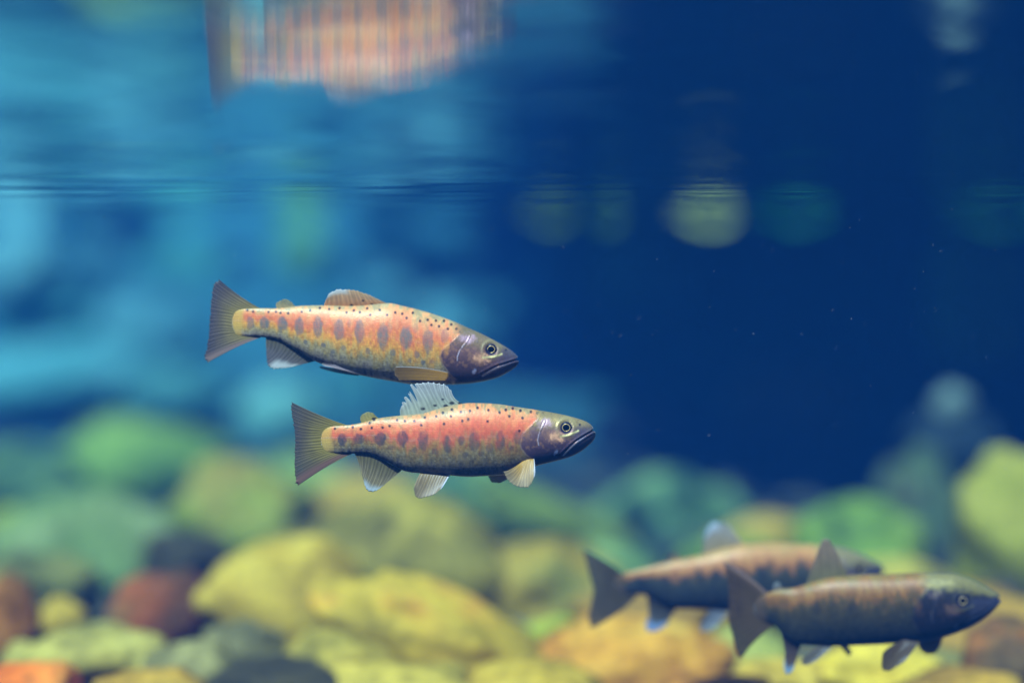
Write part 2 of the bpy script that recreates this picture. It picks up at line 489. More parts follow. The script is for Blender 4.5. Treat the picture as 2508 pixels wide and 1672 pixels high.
# boulders of the far bank and deep pool
FG = 'boulders of the far bank'
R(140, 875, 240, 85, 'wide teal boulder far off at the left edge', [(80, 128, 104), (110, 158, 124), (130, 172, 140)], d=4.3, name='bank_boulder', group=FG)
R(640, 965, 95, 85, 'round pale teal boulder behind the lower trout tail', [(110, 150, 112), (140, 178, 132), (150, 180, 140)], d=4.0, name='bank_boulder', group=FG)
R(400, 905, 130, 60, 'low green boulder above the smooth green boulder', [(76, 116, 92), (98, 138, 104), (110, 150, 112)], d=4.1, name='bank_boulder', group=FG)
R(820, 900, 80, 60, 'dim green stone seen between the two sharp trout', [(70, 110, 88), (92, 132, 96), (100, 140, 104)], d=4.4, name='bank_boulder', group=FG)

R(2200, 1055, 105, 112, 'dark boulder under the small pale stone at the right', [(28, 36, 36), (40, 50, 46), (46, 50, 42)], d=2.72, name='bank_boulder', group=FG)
R(2190, 930, 44, 38, 'small pale stone perched on the dark boulder at the right', [(92, 104, 86), (118, 128, 104), (126, 134, 112)], d=2.6, name='pale_stone', group=FG)
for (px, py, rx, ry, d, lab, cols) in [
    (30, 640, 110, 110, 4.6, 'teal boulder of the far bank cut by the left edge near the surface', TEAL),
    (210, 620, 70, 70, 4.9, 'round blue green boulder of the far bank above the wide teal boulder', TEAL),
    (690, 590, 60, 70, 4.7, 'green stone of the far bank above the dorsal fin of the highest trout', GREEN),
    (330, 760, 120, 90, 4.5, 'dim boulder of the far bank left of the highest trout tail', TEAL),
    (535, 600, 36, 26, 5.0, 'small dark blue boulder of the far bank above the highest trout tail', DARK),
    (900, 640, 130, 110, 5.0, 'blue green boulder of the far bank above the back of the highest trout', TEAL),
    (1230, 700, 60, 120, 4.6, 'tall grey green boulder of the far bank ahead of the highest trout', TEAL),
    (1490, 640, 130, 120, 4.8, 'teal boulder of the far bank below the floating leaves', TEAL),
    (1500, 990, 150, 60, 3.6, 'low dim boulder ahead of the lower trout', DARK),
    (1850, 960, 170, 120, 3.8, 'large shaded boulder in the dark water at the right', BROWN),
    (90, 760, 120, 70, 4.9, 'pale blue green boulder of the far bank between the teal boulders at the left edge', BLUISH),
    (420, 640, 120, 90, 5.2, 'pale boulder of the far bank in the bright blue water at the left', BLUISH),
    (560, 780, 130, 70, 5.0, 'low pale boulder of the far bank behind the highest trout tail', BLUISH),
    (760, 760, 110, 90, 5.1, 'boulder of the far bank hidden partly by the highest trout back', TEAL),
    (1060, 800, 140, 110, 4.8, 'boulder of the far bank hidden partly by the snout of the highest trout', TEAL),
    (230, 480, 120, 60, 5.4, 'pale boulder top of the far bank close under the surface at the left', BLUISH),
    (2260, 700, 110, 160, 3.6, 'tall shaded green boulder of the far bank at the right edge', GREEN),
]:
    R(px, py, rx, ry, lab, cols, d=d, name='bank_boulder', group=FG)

# added slab, out of view above the water, to shade the right side
def slab():
    out = [(-0.02, 3.15), (0.12, 2.62), (0.42, 2.42), (0.72, 2.26), (1.1, 2.3), (1.7, 2.5), (2.6, 2.7), (3.7, 3.1), (4.2, 4.2), (4.0, 6.2), (3.0, 7.2), (1.2, 7.4), (-0.2, 7.3), (-0.75, 6.9), (-0.6, 6.3), (-0.15, 6.05), (-0.7, 5.75), (-0.08, 5.5), (-0.35, 5.25), (0.0, 5.05), (-0.68, 4.85), (-0.02, 4.68), (-0.25, 4.52), (0.03, 4.38), (-0.48, 4.22), (0.03, 4.08), (-0.18, 3.92), (0.08, 3.78), (-0.34, 3.62), (0.08, 3.5), (0.0, 3.36), (0.1, 3.25)]
    P = resample(out + [out[0]], np.linspace(0, 1, 361)[:-1])
    c = P.mean(0)
    rows = []
    for k, (sc_, z) in enumerate([(0.02, 0.055), (0.5, 0.06), (0.95, 0.062), (1.0, 0.085), (1.01, 0.13), (0.97, 0.165), (0.5, 0.18), (0.02, 0.185)]):
        q = c + (P - c) * (sc_ + 0.03 * (fbm(P[:, :1].ravel() * 3, P[:, 1] * 3, 9) - 0.5))[:, None]
        rows.append(np.c_[q, z + 0.03 * (fbm(q[:, 0] * 2, q[:, 1] * 2, 6) - 0.5)])
    o = link('shade_slab', mesh_np('shade_slab', np.concatenate(rows), grid_faces(len(rows), len(P), True)), rock_material('slab', [(70, 66, 58), (104, 98, 84), (124, 118, 100)], 91, 3))
    tag(o, 'added out-of-view rock slab over the far bank that shades the right side', 'rock')
slab()
# yellowing leaves that float on the surface and sag into the water
def leaf_material(name, c):
    m, nt, out = new_mat(name)
    N, L = nt.nodes, nt.links
    n = N.new('ShaderNodeTexNoise'); n.inputs['Scale'].default_value = 60
    r = N.new('ShaderNodeValToRGB')
    r.color_ramp.elements[0].color = (*(lin(c) * 0.9), 1); r.color_ramp.elements[1].color = (*lin(c), 1)
    L.new(n.outputs[0], r.inputs[0])
    p = N.new('ShaderNodeBsdfPrincipled'); p.inputs['Roughness'].default_value = 0.5
    t = N.new('ShaderNodeBsdfTranslucent')
    L.new(r.outputs[0], p.inputs['Base Color']); L.new(r.outputs[0], t.inputs['Color'])
    mx = N.new('ShaderNodeMixShader'); mx.inputs[0].default_value = 0.8
    L.new(p.outputs[0], mx.inputs[1]); L.new(t.outputs[0], mx.inputs[2]); L.new(mx.outputs[0], out.inputs['Surface'])
    return m

def leaf(px, d, length, sag, yaw, c, label, seed):
    nu, nv = 25, 11
    u = np.linspace(0, 1, nu)[:, None]; v = np.linspace(-1, 1, nv)[None, :]
    wd = length * 0.30 * np.sin(np.pi * u ** 0.8) ** 0.7 * (1 + 0.05 * np.sin(40 * u))
    X = (u - 0.5) * length + 0 * v
    Y = wd * v
    Zt = -sag * (np.sin(np.pi * u) * (0.85 + 0.15 * np.abs(v) ** 1.3)) - 0.004 + 0.003 * np.sin(9 * u + 3 * v + seed)
    n = nu * nv
    P = np.stack([X, Y, Zt], -1).reshape(-1, 3)
    f = grid_faces(nu, nv)
    ring = np.r_[np.arange(nu) * nv + nv - 1, (nu - 1) * nv + np.arange(nv - 2, -1, -1), np.arange(nu - 2, -1, -1) * nv, np.arange(1, nv - 1)]
    rim = np.stack([ring, np.roll(ring, -1), np.roll(ring, -1) + n, ring + n], -1)
    mat = leaf_material('leaf_%d' % seed, c)
    root = bpy.data.objects.new('floating_leaf', None); COL.objects.link(root); root.empty_display_size = 0.02
    root.location = ((px * K - CX) / FPX * d, d, SURF_Z - 0.003)
    root.rotation_euler = (0, 0, math.radians(yaw))
    tag(root, label, 'leaf', 'leaves floating on the surface')
    link('blade', mesh_np('blade', np.r_[P + [0, 0, 0.0004], P], np.r_[f, f[:, ::-1] + n, rim]), mat, root)
    a = np.linspace(0, 2 * np.pi, 8, endpoint=False)
    uu = np.linspace(-0.72, 0.46, 24)
    zz = np.interp(uu, u[:, 0] - 0.5, Zt[:, nv // 2]) - 0.0006
    st = np.stack([np.repeat(uu * length, 8), np.tile(np.cos(a), 24) * 0.0011, np.repeat(zz, 8) + np.tile(np.sin(a), 24) * 0.0011], -1)
    link('stalk', mesh_np('stalk', st, grid_faces(24, 8, True)), mat, root)

leaf(1630, 2.36, 0.07, 0.013, 12, (244, 244, 150), 'largest pale yellow green leaf floating at the surface in the dark water', 1)
leaf(1265, 2.25, 0.06, 0.014, -20, (160, 184, 66), 'yellow leaf floating at the surface above the highest trout snout', 2)
leaf(1390, 2.25, 0.05, 0.014, 30, (120, 160, 64), 'green leaf floating beside the yellow leaf at the surface', 3)
leaf(1830, 2.2, 0.08, 0.014, 5, (70, 160, 90), 'teal green leaf floating right of the largest pale leaf', 4)
leaf(2300, 2.25, 0.10, 0.016, -10, (60, 140, 60), 'dark green leaf floating at the surface by the right edge', 5)

# ------------------------------------------------------------------ fish
SKIN, FIN = skin_material(), fin_material()
EYE_DARK = eye_material('eye_rim', (22, 24, 40), 0.35)
EYE_GOLD = eye_material('eye_iris', (206, 172, 112), 0.35, 0.3)
EYE_BLACK = eye_material('eye_pupil', (4, 5, 10), 0.35)

def mixc(c, col, w):
    return c + (lin(col) - c) * np.clip(w, 0, 1)[..., None]

def body(F, parent):
    nx, nr = F['res']
    tip_t, tip_b = F['top'][-1], F['bot'][-1]
    x0 = F['top'][0][0]; x1 = F['tip'][0]
    u = np.linspace(0, 1, nx)
    xs = x0 + (x1 - x0) * (1 - (1 - u) ** 1.55)
    top = np.array(F['top'] + [F['tip']]); bot = np.array(F['bot'] + [F['tip']])
    zt = pchip(top[:, 0], top[:, 1], xs)
    zb = pchip(bot[:, 0], bot[:, 1], xs)
    fr = x1 - xs                                       # blunt, rounded end of the snout
    L = x1 - x0
    hh = (zb - zt) / 2; zc = (zb + zt) / 2
    hmax = hh.max()
    w = hh * np.interp((xs - x0) / L, [0, 0.025, 0.06, 0.12, 0.25, 0.5, 0.72, 0.85, 1.0], [0.02, 0.14, 0.25, 0.34, 0.46, 0.57, 0.60, 0.66, 0.75])
    th = np.linspace(0, 2 * np.pi, nr, endpoint=False)
    ct, st = np.cos(th), np.sin(th)
    cy = np.sign(ct) * np.abs(ct) ** 0.86
    X = np.repeat(xs[:, None], nr, 1)
    Z = zc[:, None] + hh[:, None] * st[None, :] * 1.0  # photograph pixels, down positive
    Y = w[:, None] * cy[None, :]
    t = (Z - zt[:, None]) / np.maximum(zb - zt, 1e-3)[:, None]
    # relief: gill cover, mouth, eye socket, jaw bone
    dy = np.zeros_like(X)
    op = np.array(F['opercle'])
    opx = np.interp(Z, op[:, 1], op[:, 0])
    inop = (Z > op[0, 1] - 8) & (Z < op[-1, 1] + 8)
    step = smooth(-2.2, 2.2, X - opx) * smooth(op[0, 1] - 10, op[0, 1] + 8, Z) * (1 - smooth(op[-1, 1] - 6, op[-1, 1] + 10, Z))
    ahead = np.exp(-np.maximum(X - opx, 0) / 55.0)
    dy += 1.1 * step * ahead
    dpre, _ = polyline_dist(X, Z, F['preop'])
    dy += 0.9 * np.exp(-(dpre / 1.6) ** 2) - 1.2 * np.exp(-((dpre - 3.0) / 1.8) ** 2) * 0.5
    dm, pm = polyline_dist(X, Z, F['mouth'])
    dy += -4.2 * 0.7 * np.exp(-(dm / 1.5) ** 2) * smooth(0.15, 0.6, pm) + 1.5 * np.exp(-((dm - 4.5) / 2.4) ** 2)
    ex, ez, er = F['eye']
    de = np.hypot(X - ex, Z - ez)
    dy += -2.0 * np.exp(-(de / (er * 1.05)) ** 4) + 1.4 * np.exp(-((de - er * 1.5) / (er * 0.3)) ** 2)
    near = np.minimum(1, np.abs(Y) / 6.0)
    Y = Y + np.sign(Y) * dy * near
    # parted lips at the very tip
    mt = F['mouth'][-1]
    X = X - 9.0 * np.exp(-((Z - mt[1]) / 2.6) ** 2) * np.exp(-((x1 - X) / 7.0) ** 2)
    X = X - 9.0 * (1 - (2 * np.clip(t, 0, 1) - 1) ** 2) * np.exp(-(X - x0) / 14.0)      # rounded root of the tail
    # pigment, with some body shade and head highlights painted in
    col = F['paint'](F, X, Z, t, zt, zb)
    bend = F['bend'](xs)
    s = F['s']
    P = np.stack([(X - F['o'][0]) / s, (Y + bend[:, None]) / s, (F['o'][1] - Z) / s], -1)
    verts = P.reshape(-1, 3)
    faces = grid_faces(nx, nr, True)
    cols = np.concatenate([np.clip(col, 0, 0.92), np.clip(F['_metal'], 0, 1)[..., None]], -1).reshape(-1, 4)
    n = len(verts)
    c0, c1 = P[0].mean(0), P[-1].mean(0)
    verts = np.r_[verts, [c0, c1]]
    cols = np.r_[cols, [cols[:nr].mean(0), cols[-nr - 2:].mean(0)]]
    j = np.arange(nr)
    me = mesh_np('body', verts, faces[:, ::-1], cols)
    # close both ends
    bm = bmesh.new(); bm.from_mesh(me)
    bm.verts.ensure_lookup_table()
    for k in range(nr):
        k2 = (k + 1) % nr
        bm.faces.new((bm.verts[n], bm.verts[k2], bm.verts[k]))
        a = (nx - 1) * nr
        try: bm.faces.new((bm.verts[n + 1], bm.verts[a + k], bm.verts[a + k2]))
        except ValueError: pass
    bmesh.ops.recalc_face_normals(bm, faces=bm.faces)
    for f in bm.faces: f.smooth = True
    bm.to_mesh(me); bm.free()
    F['_w'] = lambda px, pz: np.interp(px, xs, w) * math.sqrt(max(0.02, 1 - ((pz - np.interp(px, xs, zc)) / max(np.interp(px, xs, hh), 1)) ** 2)) ** 0.86
    F['_bend'] = lambda px: np.interp(px, xs, bend)
    return link('body', me, SKIN, parent)

def fin(F, parent, name, base, edge, mid=None, rays=14, y0=0.0, y1=0.0, side=-1, c0=(150, 140, 120), c1=(130, 120, 110), tip=None, a0=0.95, a1=0.75,
        stripe=0.3, fray=0.03, splits=None, thick=2.0, spots=(), lead=None, wave=1.5, seed=1, label=None):
    nu, nv = rays * 8 + 1, 28
    u = np.linspace(0, 1, nu); v = np.linspace(0, 1, nv)
    B, E = resample(base, u), resample(edge, u)
    M = resample(mid, u) if mid is not None else (B + E) / 2
    ln = 1 - fray * vnoise(u * rays * 1.3, 0 * u, seed) - fray * 0.8 * np.abs(np.sin(np.pi * rays * u)) ** 0.5
    if splits:
        for (us, dep, wd) in splits:
            ln = ln - dep * np.clip(1 - np.abs(u - us) / wd, 0, 1) ** 0.7
    V = v[None, :] * ln[:, None]
    l0 = 2 * (V - 0.5) * (V - 1); l1 = -4 * V * (V - 1); l2 = 2 * V * (V - 0.5)
    XZ = B[:, None] * l0[..., None] + M[:, None] * l1[..., None] + E[:, None] * l2[..., None]
    kb = 0.6 * smooth(0.45, 0.85, V + 0.15 * vnoise(u * rays, 0 * u, seed + 2)[:, None])
    uw = u + 0.12 / rays * np.sin(u * 37 + seed)
    ridge = 0.5 + 0.5 * ((1 - kb) * np.cos(2 * np.pi * rays * uw)[:, None] + kb * np.cos(4 * np.pi * rays * uw)[:, None])
    th = 0.55 * thick * (0.45 + 0.55 * ridge) * (1 - 0.75 * V) + 0.12
    th[:, -1] *= 0.2
    yc = side * (y0 + (y1 - y0) * V ** 0.8) + wave * np.sin(u * 3.0 + seed)[:, None] * V ** 2
    yb = F['_bend'](XZ[..., 0])
    P1 = np.stack([XZ[..., 0], yc + yb - th / 2, XZ[..., 1]], -1)
    P2 = np.stack([XZ[..., 0], yc + yb + th / 2, XZ[..., 1]], -1)
    c = lin(c0) + (lin(c1) - lin(c0)) * smooth(0.0, 1.0, V)[..., None]
    c = c * (1 + 0.85 * stripe * (ridge - 0.5) * (0.4 + V) * (0.6 + 0.8 * vnoise(u[:, None] * rays, V * 3, seed + 4)))[..., None]
    c = c * (0.82 + 0.36 * fbm(u[:, None] * 6, V * 5, seed + 9, 3))[..., None]
    al = a0 + (a1 - a0) * V
    al = al - 0.10 * V + 0.30 * (ridge - 0.5) * V
    if tip is not None:
        tc, (ua, ub), va = tip
        k = smooth(ua - 0.07, ua + 0.07, u)[:, None] * (1 - smooth(ub - 0.07, ub + 0.07, u))[:, None] * smooth(va, min(va + 0.22, 1.0), V + 0.08 * (vnoise(u * rays, 0 * u, 3)[:, None] - 0.5))
        c = mixc(c, tc, k); al = al + (0.95 - al) * k
    if lead is not None:
        lc, us, wd = lead
        k = np.exp(-((u - us) / wd) ** 2)[:, None] * np.ones_like(V)
        c = mixc(c, lc, k); al = al + (1 - al) * k
    for (sx_, sz_, r_) in spots:
        k = 1 - smooth(r_ * 0.6, r_ * 1.25, np.hypot((XZ[..., 0] - sx_) * 0.6, XZ[..., 1] - sz_))
        c = mixc(c, (38, 36, 44), k * 0.9)
    rgba = np.concatenate([np.clip(c * np.array([0.86, 0.80, 0.66]), 0, 0.92), np.clip(al, 0.05, 1)[..., None]], -1).reshape(-1, 4)
    s = F['s']
    def loc(P):
        return np.stack([(P[..., 0] - F['o'][0]) / s, P[..., 1] / s, (F['o'][1] - P[..., 2]) / s], -1).reshape(-1, 3)
    f = grid_faces(nu, nv)
    n = nu * nv
    ring = np.r_[np.arange(nu) * nv + nv - 1, (nu - 1) * nv + np.arange(nv - 2, -1, -1), np.arange(nu - 2, -1, -1) * nv, np.arange(1, nv - 1)]
    r2 = np.roll(ring, -1)
    rim = np.stack([ring, r2, r2 + n, ring + n], -1)
    me = mesh_np(name, np.r_[loc(P1), loc(P2)], np.r_[f, f[:, ::-1] + n, rim], np.r_[rgba, rgba])
    o = link(name, me, FIN, parent)
    if label: o['label'] = label
    return o

def dome(name, r0, r1, h, mat, parent, loc, side, lens=24):
    """a shallow lens-shaped disc facing sideways, with an optional hole"""
    nr = 12
    rr = np.linspace(r0, r1, nr)
    ang = np.linspace(0, 2 * np.pi, lens, endpoint=False)
    R_, A_ = np.meshgrid(rr, ang, indexing='ij')
    y = h * (1 - (R_ / r1) ** 2) if r0 == 0 else h * np.sin(np.pi * (R_ - r0) / (r1 - r0)) ** 0.6
    fwd = 1 + 0.10 * np.clip(np.cos(A_), 0, 1) ** 6        # the pupil is drawn to a point in front
    P = np.stack([R_ * np.cos(A_) * fwd, side * y, R_ * np.sin(A_)], -1).reshape(-1, 3)
    f = grid_faces(nr, lens, True)
    if side < 0: f = f[:, ::-1]
    o = link(name, mesh_np(name, P, f), mat, parent)
    o.location = loc
    return o

def eyes(F, parent):
    ex, ez, er = F['eye']; s = F['s']
    for side in (-1, 1):
        yb = F['_w'](ex, ez) + F.get('eye_out', 0.0)
        loc = Vector(((ex - F['o'][0]) / s, (side * (yb - 2.5) + F['_bend'](ex)) / s, (F['o'][1] - ez) / s))
        e = dome('eye', 0, er * 1.0 / s, 4.6 / s, EYE_DARK, parent, loc, side)
        dome('iris', er * 0.58 / s, er * 0.72 / s, 0.8 / s, EYE_GOLD, e, Vector((0, side * 3.0 / s, 0)), side)
        dome('pupil', 0, er * 0.60 / s, 1.5 / s, EYE_BLACK, e, Vector((0, side * 3.2 / s, 0)), side)

def paint_trout(F, X, Z, t, zt, zb):
    pal = F['palette']
    seed = F['seed']
    n_big = (fbm(X / 30.0, Z / 30.0, seed) - 0.5) * 2.2
    n_str = (fbm(X / 8.0, Z / 24.0, seed + 3) - 0.5) * 3.0
    n_mid = (fbm(X / 8.0, Z / 9.0, seed + 5) - 0.5) * 3.2
    n_fine = (vnoise(X / 4.2, Z / 4.8, seed + 7) - 0.5) * 2.4
    n_fine = 0.6 * n_fine + 0.4 * (vnoise(X / 1.4, Z / 1.4, seed + 8) - 0.5) * 2.0
    tt = np.clip(t + 0.06 * n_big + 0.10 * n_str + 0.05 * n_fine, 0, 1)
    stops = np.array([p[0] for p in pal]); cl = np.array([lin(p[1]) for p in pal])
    col = np.stack([np.interp(tt, stops, cl[:, k]) for k in range(3)], -1)
    mott = F.get('mottle', 0.5)
    low_ = 0.42 + 0.58 * smooth(0.35, 0.75, t)
    col = col * np.clip(1 + mott * (0.55 * n_mid + 0.65 * n_fine) * low_, 0.25, 1.8)[..., None]
    # pale and dark flecks of the lower flank
    col = mixc(col, (200, 188, 150), 0.32 * F.get('gloss', 1.0) * smooth(0.35, 0.8, n_fine + 0.5 * n_str) * smooth(0.5, 0.75, t) * (1 - smooth(0.9, 1.0, t)))
    col = mixc(col, (74, 68, 66), 0.5 * smooth(0.25, 0.8, n_mid - 0.4 * n_fine) * smooth(0.45, 0.8, t))
    # yellow root of the tail
    rx0 = F['top'][0][0]
    col = mixc(col, F.get('root', (214, 178, 92)), 0.8 * (1 - smooth(10, 26, X - rx0 + 3 * n_str)))
    # lateral line
    ll = np.abs(t - F.get('lateral', 0.42))
    hgt = np.maximum(zb - zt, 1)[:, None]
    col = mixc(col, (205, 178, 178), F.get('lat', 0.3) * np.clip(0.6 + n_str, 0, 1) * np.exp(-(ll * hgt / 1.4) ** 2))
    # parr marks, low spots, black dots
    for (px, pz, rx, ry, w_) in F['parr']:
        wob = 0.28 * (vnoise(X / 6.0, Z / 7.0, seed + int(px)) - 0.5) + 0.09 * n_fine
        q = np.sqrt(((X - px) / rx) ** 2 + ((Z - pz) / ry) ** 2) + wob
        k = 1 - smooth(0.72, 1.10, q)
        col = mixc(col, np.array(F['parr_col']), w_ * k * np.clip(0.84 + 0.28 * n_fine + 0.22 * n_str, 0, 1.1))
    for (px, pz, r_) in F['dots']:
        q = np.hypot((X - px), (Z - pz))
        k = 1 - smooth(r_ * 0.62, r_ * 1.2, q)
        col = mixc(col, (36, 30, 44), 0.95 * k)
    ph = 2.2 * n_big
    sc_ = np.cos((X * 0.9 + Z * 0.62) * 0.82 + ph) * np.cos((X * 0.9 - Z * 0.62) * 0.82 + ph)
    col = col * (1 + 0.16 * sc_ * smooth(0.08, 0.2, t) * (1 - smooth(0.85, 0.95, t)) * np.clip(0.6 + 0.6 * n_mid, 0, 1.2))[..., None]      # rows of small scales
    col = col * np.array(F.get('gain', (1, 1, 1)))
    # head
    op = np.array(F['opercle'])
    opx = np.interp(Z, op[:, 1], op[:, 0])
    head = smooth(-7.0, 5.0, X - opx + 5.0 * (vnoise(X / 6.0, Z / 6.0, seed + 40) - 0.5))
    upz = op[0, 1]
    nape = smooth(-26, 12, X - op[0, 0])
    ex, ez, er = F['eye']
    hn = (fbm(X / 10.0, Z / 9.0, seed + 21) - 0.5) * 2.0
    hf = 0.6 * n_fine + 0.8 * (vnoise(X / 3.4, Z / 3.4, seed + 22) - 0.5)
    ht = np.clip(t + 0.10 * hn, 0, 1)
    g0 = F.get('gloss', 1.0)
    hp = F['head']
    hs = np.array([p[0] for p in hp]); hc = np.array([lin(p[1]) for p in hp])
    hcol = np.stack([np.interp(ht, hs, hc[:, k]) for k in range(3)], -1) * np.clip(1 + 0.40 * hf + 0.35 * hn, 0.3, 1.8)[..., None]
    hcol = mixc(hcol, (196, 150, 112), 0.7 * g0 * smooth(0.0, 0.6, hn + 0.5 * hf) * smooth(0.25, 0.4, t) * (1 - smooth(0.6, 0.8, t)))
    hcol = mixc(hcol, (176, 150, 140), 0.5 * g0 * smooth(0.5, 0.9, hf) * smooth(0.6, 0.75, t))
    hcol = hcol * np.array(F.get('hgain', (0.72, 0.63, 0.62)))
    snout = smooth(6, 34, X - ex) * smooth(-14, 8, Z - ez)
    hcol = mixc(hcol, (70, 66, 82), 0.75 * snout)
    wgt = np.where(Z > upz, head, nape)
    low = np.where(Z > op[-1, 1], smooth(-4, 12, X - op[-1, 0]), 1.0)
    col = col + (hcol - col) * (wgt * low)[..., None]
    g = F.get('gloss', 1.0)
    # copper cheek, gold line under the eye, lilac gill edges, pale patches; iridescent highlights painted in
    q = np.hypot((X - (ex - 24)) / 24.0, (Z - (ez + 21)) / 14.0)
    col = mixc(col, (232, 168, 124), g * 0.9 * (1 - smooth(0.3, 1.25, q + 0.5 * hn + 0.5 * hf)))
    q = np.hypot((X - (op[0, 0] + 16)) / 22.0, (Z - (op[0, 1] + 12)) / 13.0)
    col = mixc(col, (204, 160, 176), g * 0.6 * (1 - smooth(0.3, 1.2, q + 0.45 * hn + 0.3 * hf)))
    q = np.hypot((X - (op[2, 0] + 9)) / 9.0, (Z - op[2, 1] + 4) / 22.0)
    col = mixc(col, (222, 150, 74), g * F.get('gold', 0.6) * (1 - smooth(0.3, 1.2, q + 0.4 * hn + 0.3 * hf)))
    gl = F['goldline']
    dg, _ = polyline_dist(X, Z, gl)
    col = mixc(col, (246, 226, 150), g * 0.95 * np.exp(-(dg / 2.0) ** 2))
    dp, pp = polyline_dist(X, Z, F['preop'])
    col = mixc(col, (236, 226, 244), g * np.exp(-(dp / 1.1) ** 2) * np.clip(0.0 + 0.6 * pp + 0.3 * n_fine, 0, 0.6))
    dop, po = polyline_dist(X, Z, F['opercle'])
    col = mixc(col, (226, 190, 160), g * 0.4 * np.exp(-(dop / 1.6) ** 2) * smooth(0.55, 0.85, po))
    wx, wz = F['patch']
    q = np.hypot((X - wx + 0.4 * (Z - wz)) / 5.0, (Z - wz) / 8.0) + 0.35 * n_fine
    col = mixc(col, (196, 202, 246), g * 0.7 * (1 - smooth(0.3, 1.2, q)))
    # mouth: dark slit, pale lip line below the jaw bone
    dm, pm = polyline_dist(X, Z, F['mouth'])
    col = mixc(col, (24, 22, 36), 0.85 * np.exp(-(dm / 1.5) ** 2) * (0.25 + 0.75 * smooth(0.2, 0.6, pm)))
    lip = np.array(F['mouth'], float) + np.array([2.0, 5.5])
    dl, pl = polyline_dist(X, Z, lip)
    col = mixc(col, (214, 208, 214), g * 0.7 * np.exp(-(dl / 1.5) ** 2) * (1 - smooth(0.45, 0.8, pl)))
    # eye surround and nostril
    de = np.hypot(X - ex, Z - ez)
    col = mixc(col, (176, 160, 104), g * 0.25 * np.exp(-((de - er * 1.75) / (er * 0.28)) ** 2))
    col = mixc(col, (26, 28, 52), 0.95 * (1 - smooth(er * 0.95, er * 1.22, de)))
    nx_, nz_ = F['nostril']
    col = mixc(col, (40, 38, 48), 0.9 * (1 - smooth(1.8, 4.0, np.hypot(X - nx_, Z - nz_))))
    F['_metal'] = 0.05 + 0.35 * (wgt * low) * np.clip(0.5 + hn + hf, 0, 1) + 0.25 * smooth(0.2, 0.8, n_fine) * smooth(0.5, 0.8, t)
    return col

def make_fish(F, label):
    px, py = F['o']
    F['s'] = FPX / F['d']
    root = bpy.data.objects.new('trout', None)
    COL.objects.link(root)
    root.empty_display_size = 0.02
    root.location = at(px, py, F['d'])
    root.rotation_euler = (0, 0, math.radians(F.get('yaw', 0)))
    tag(root, label, 'trout', 'trout swimming in the pool')
    body(F, root)
    eyes(F, root)
    for spec in F['fins']:
        fin(F, root, **spec)
    return root

def c5(x0, y0, sc, pts):
    return [(x0 + a / sc, y0 + b / sc) + tuple(r) for a, b, *r in pts]

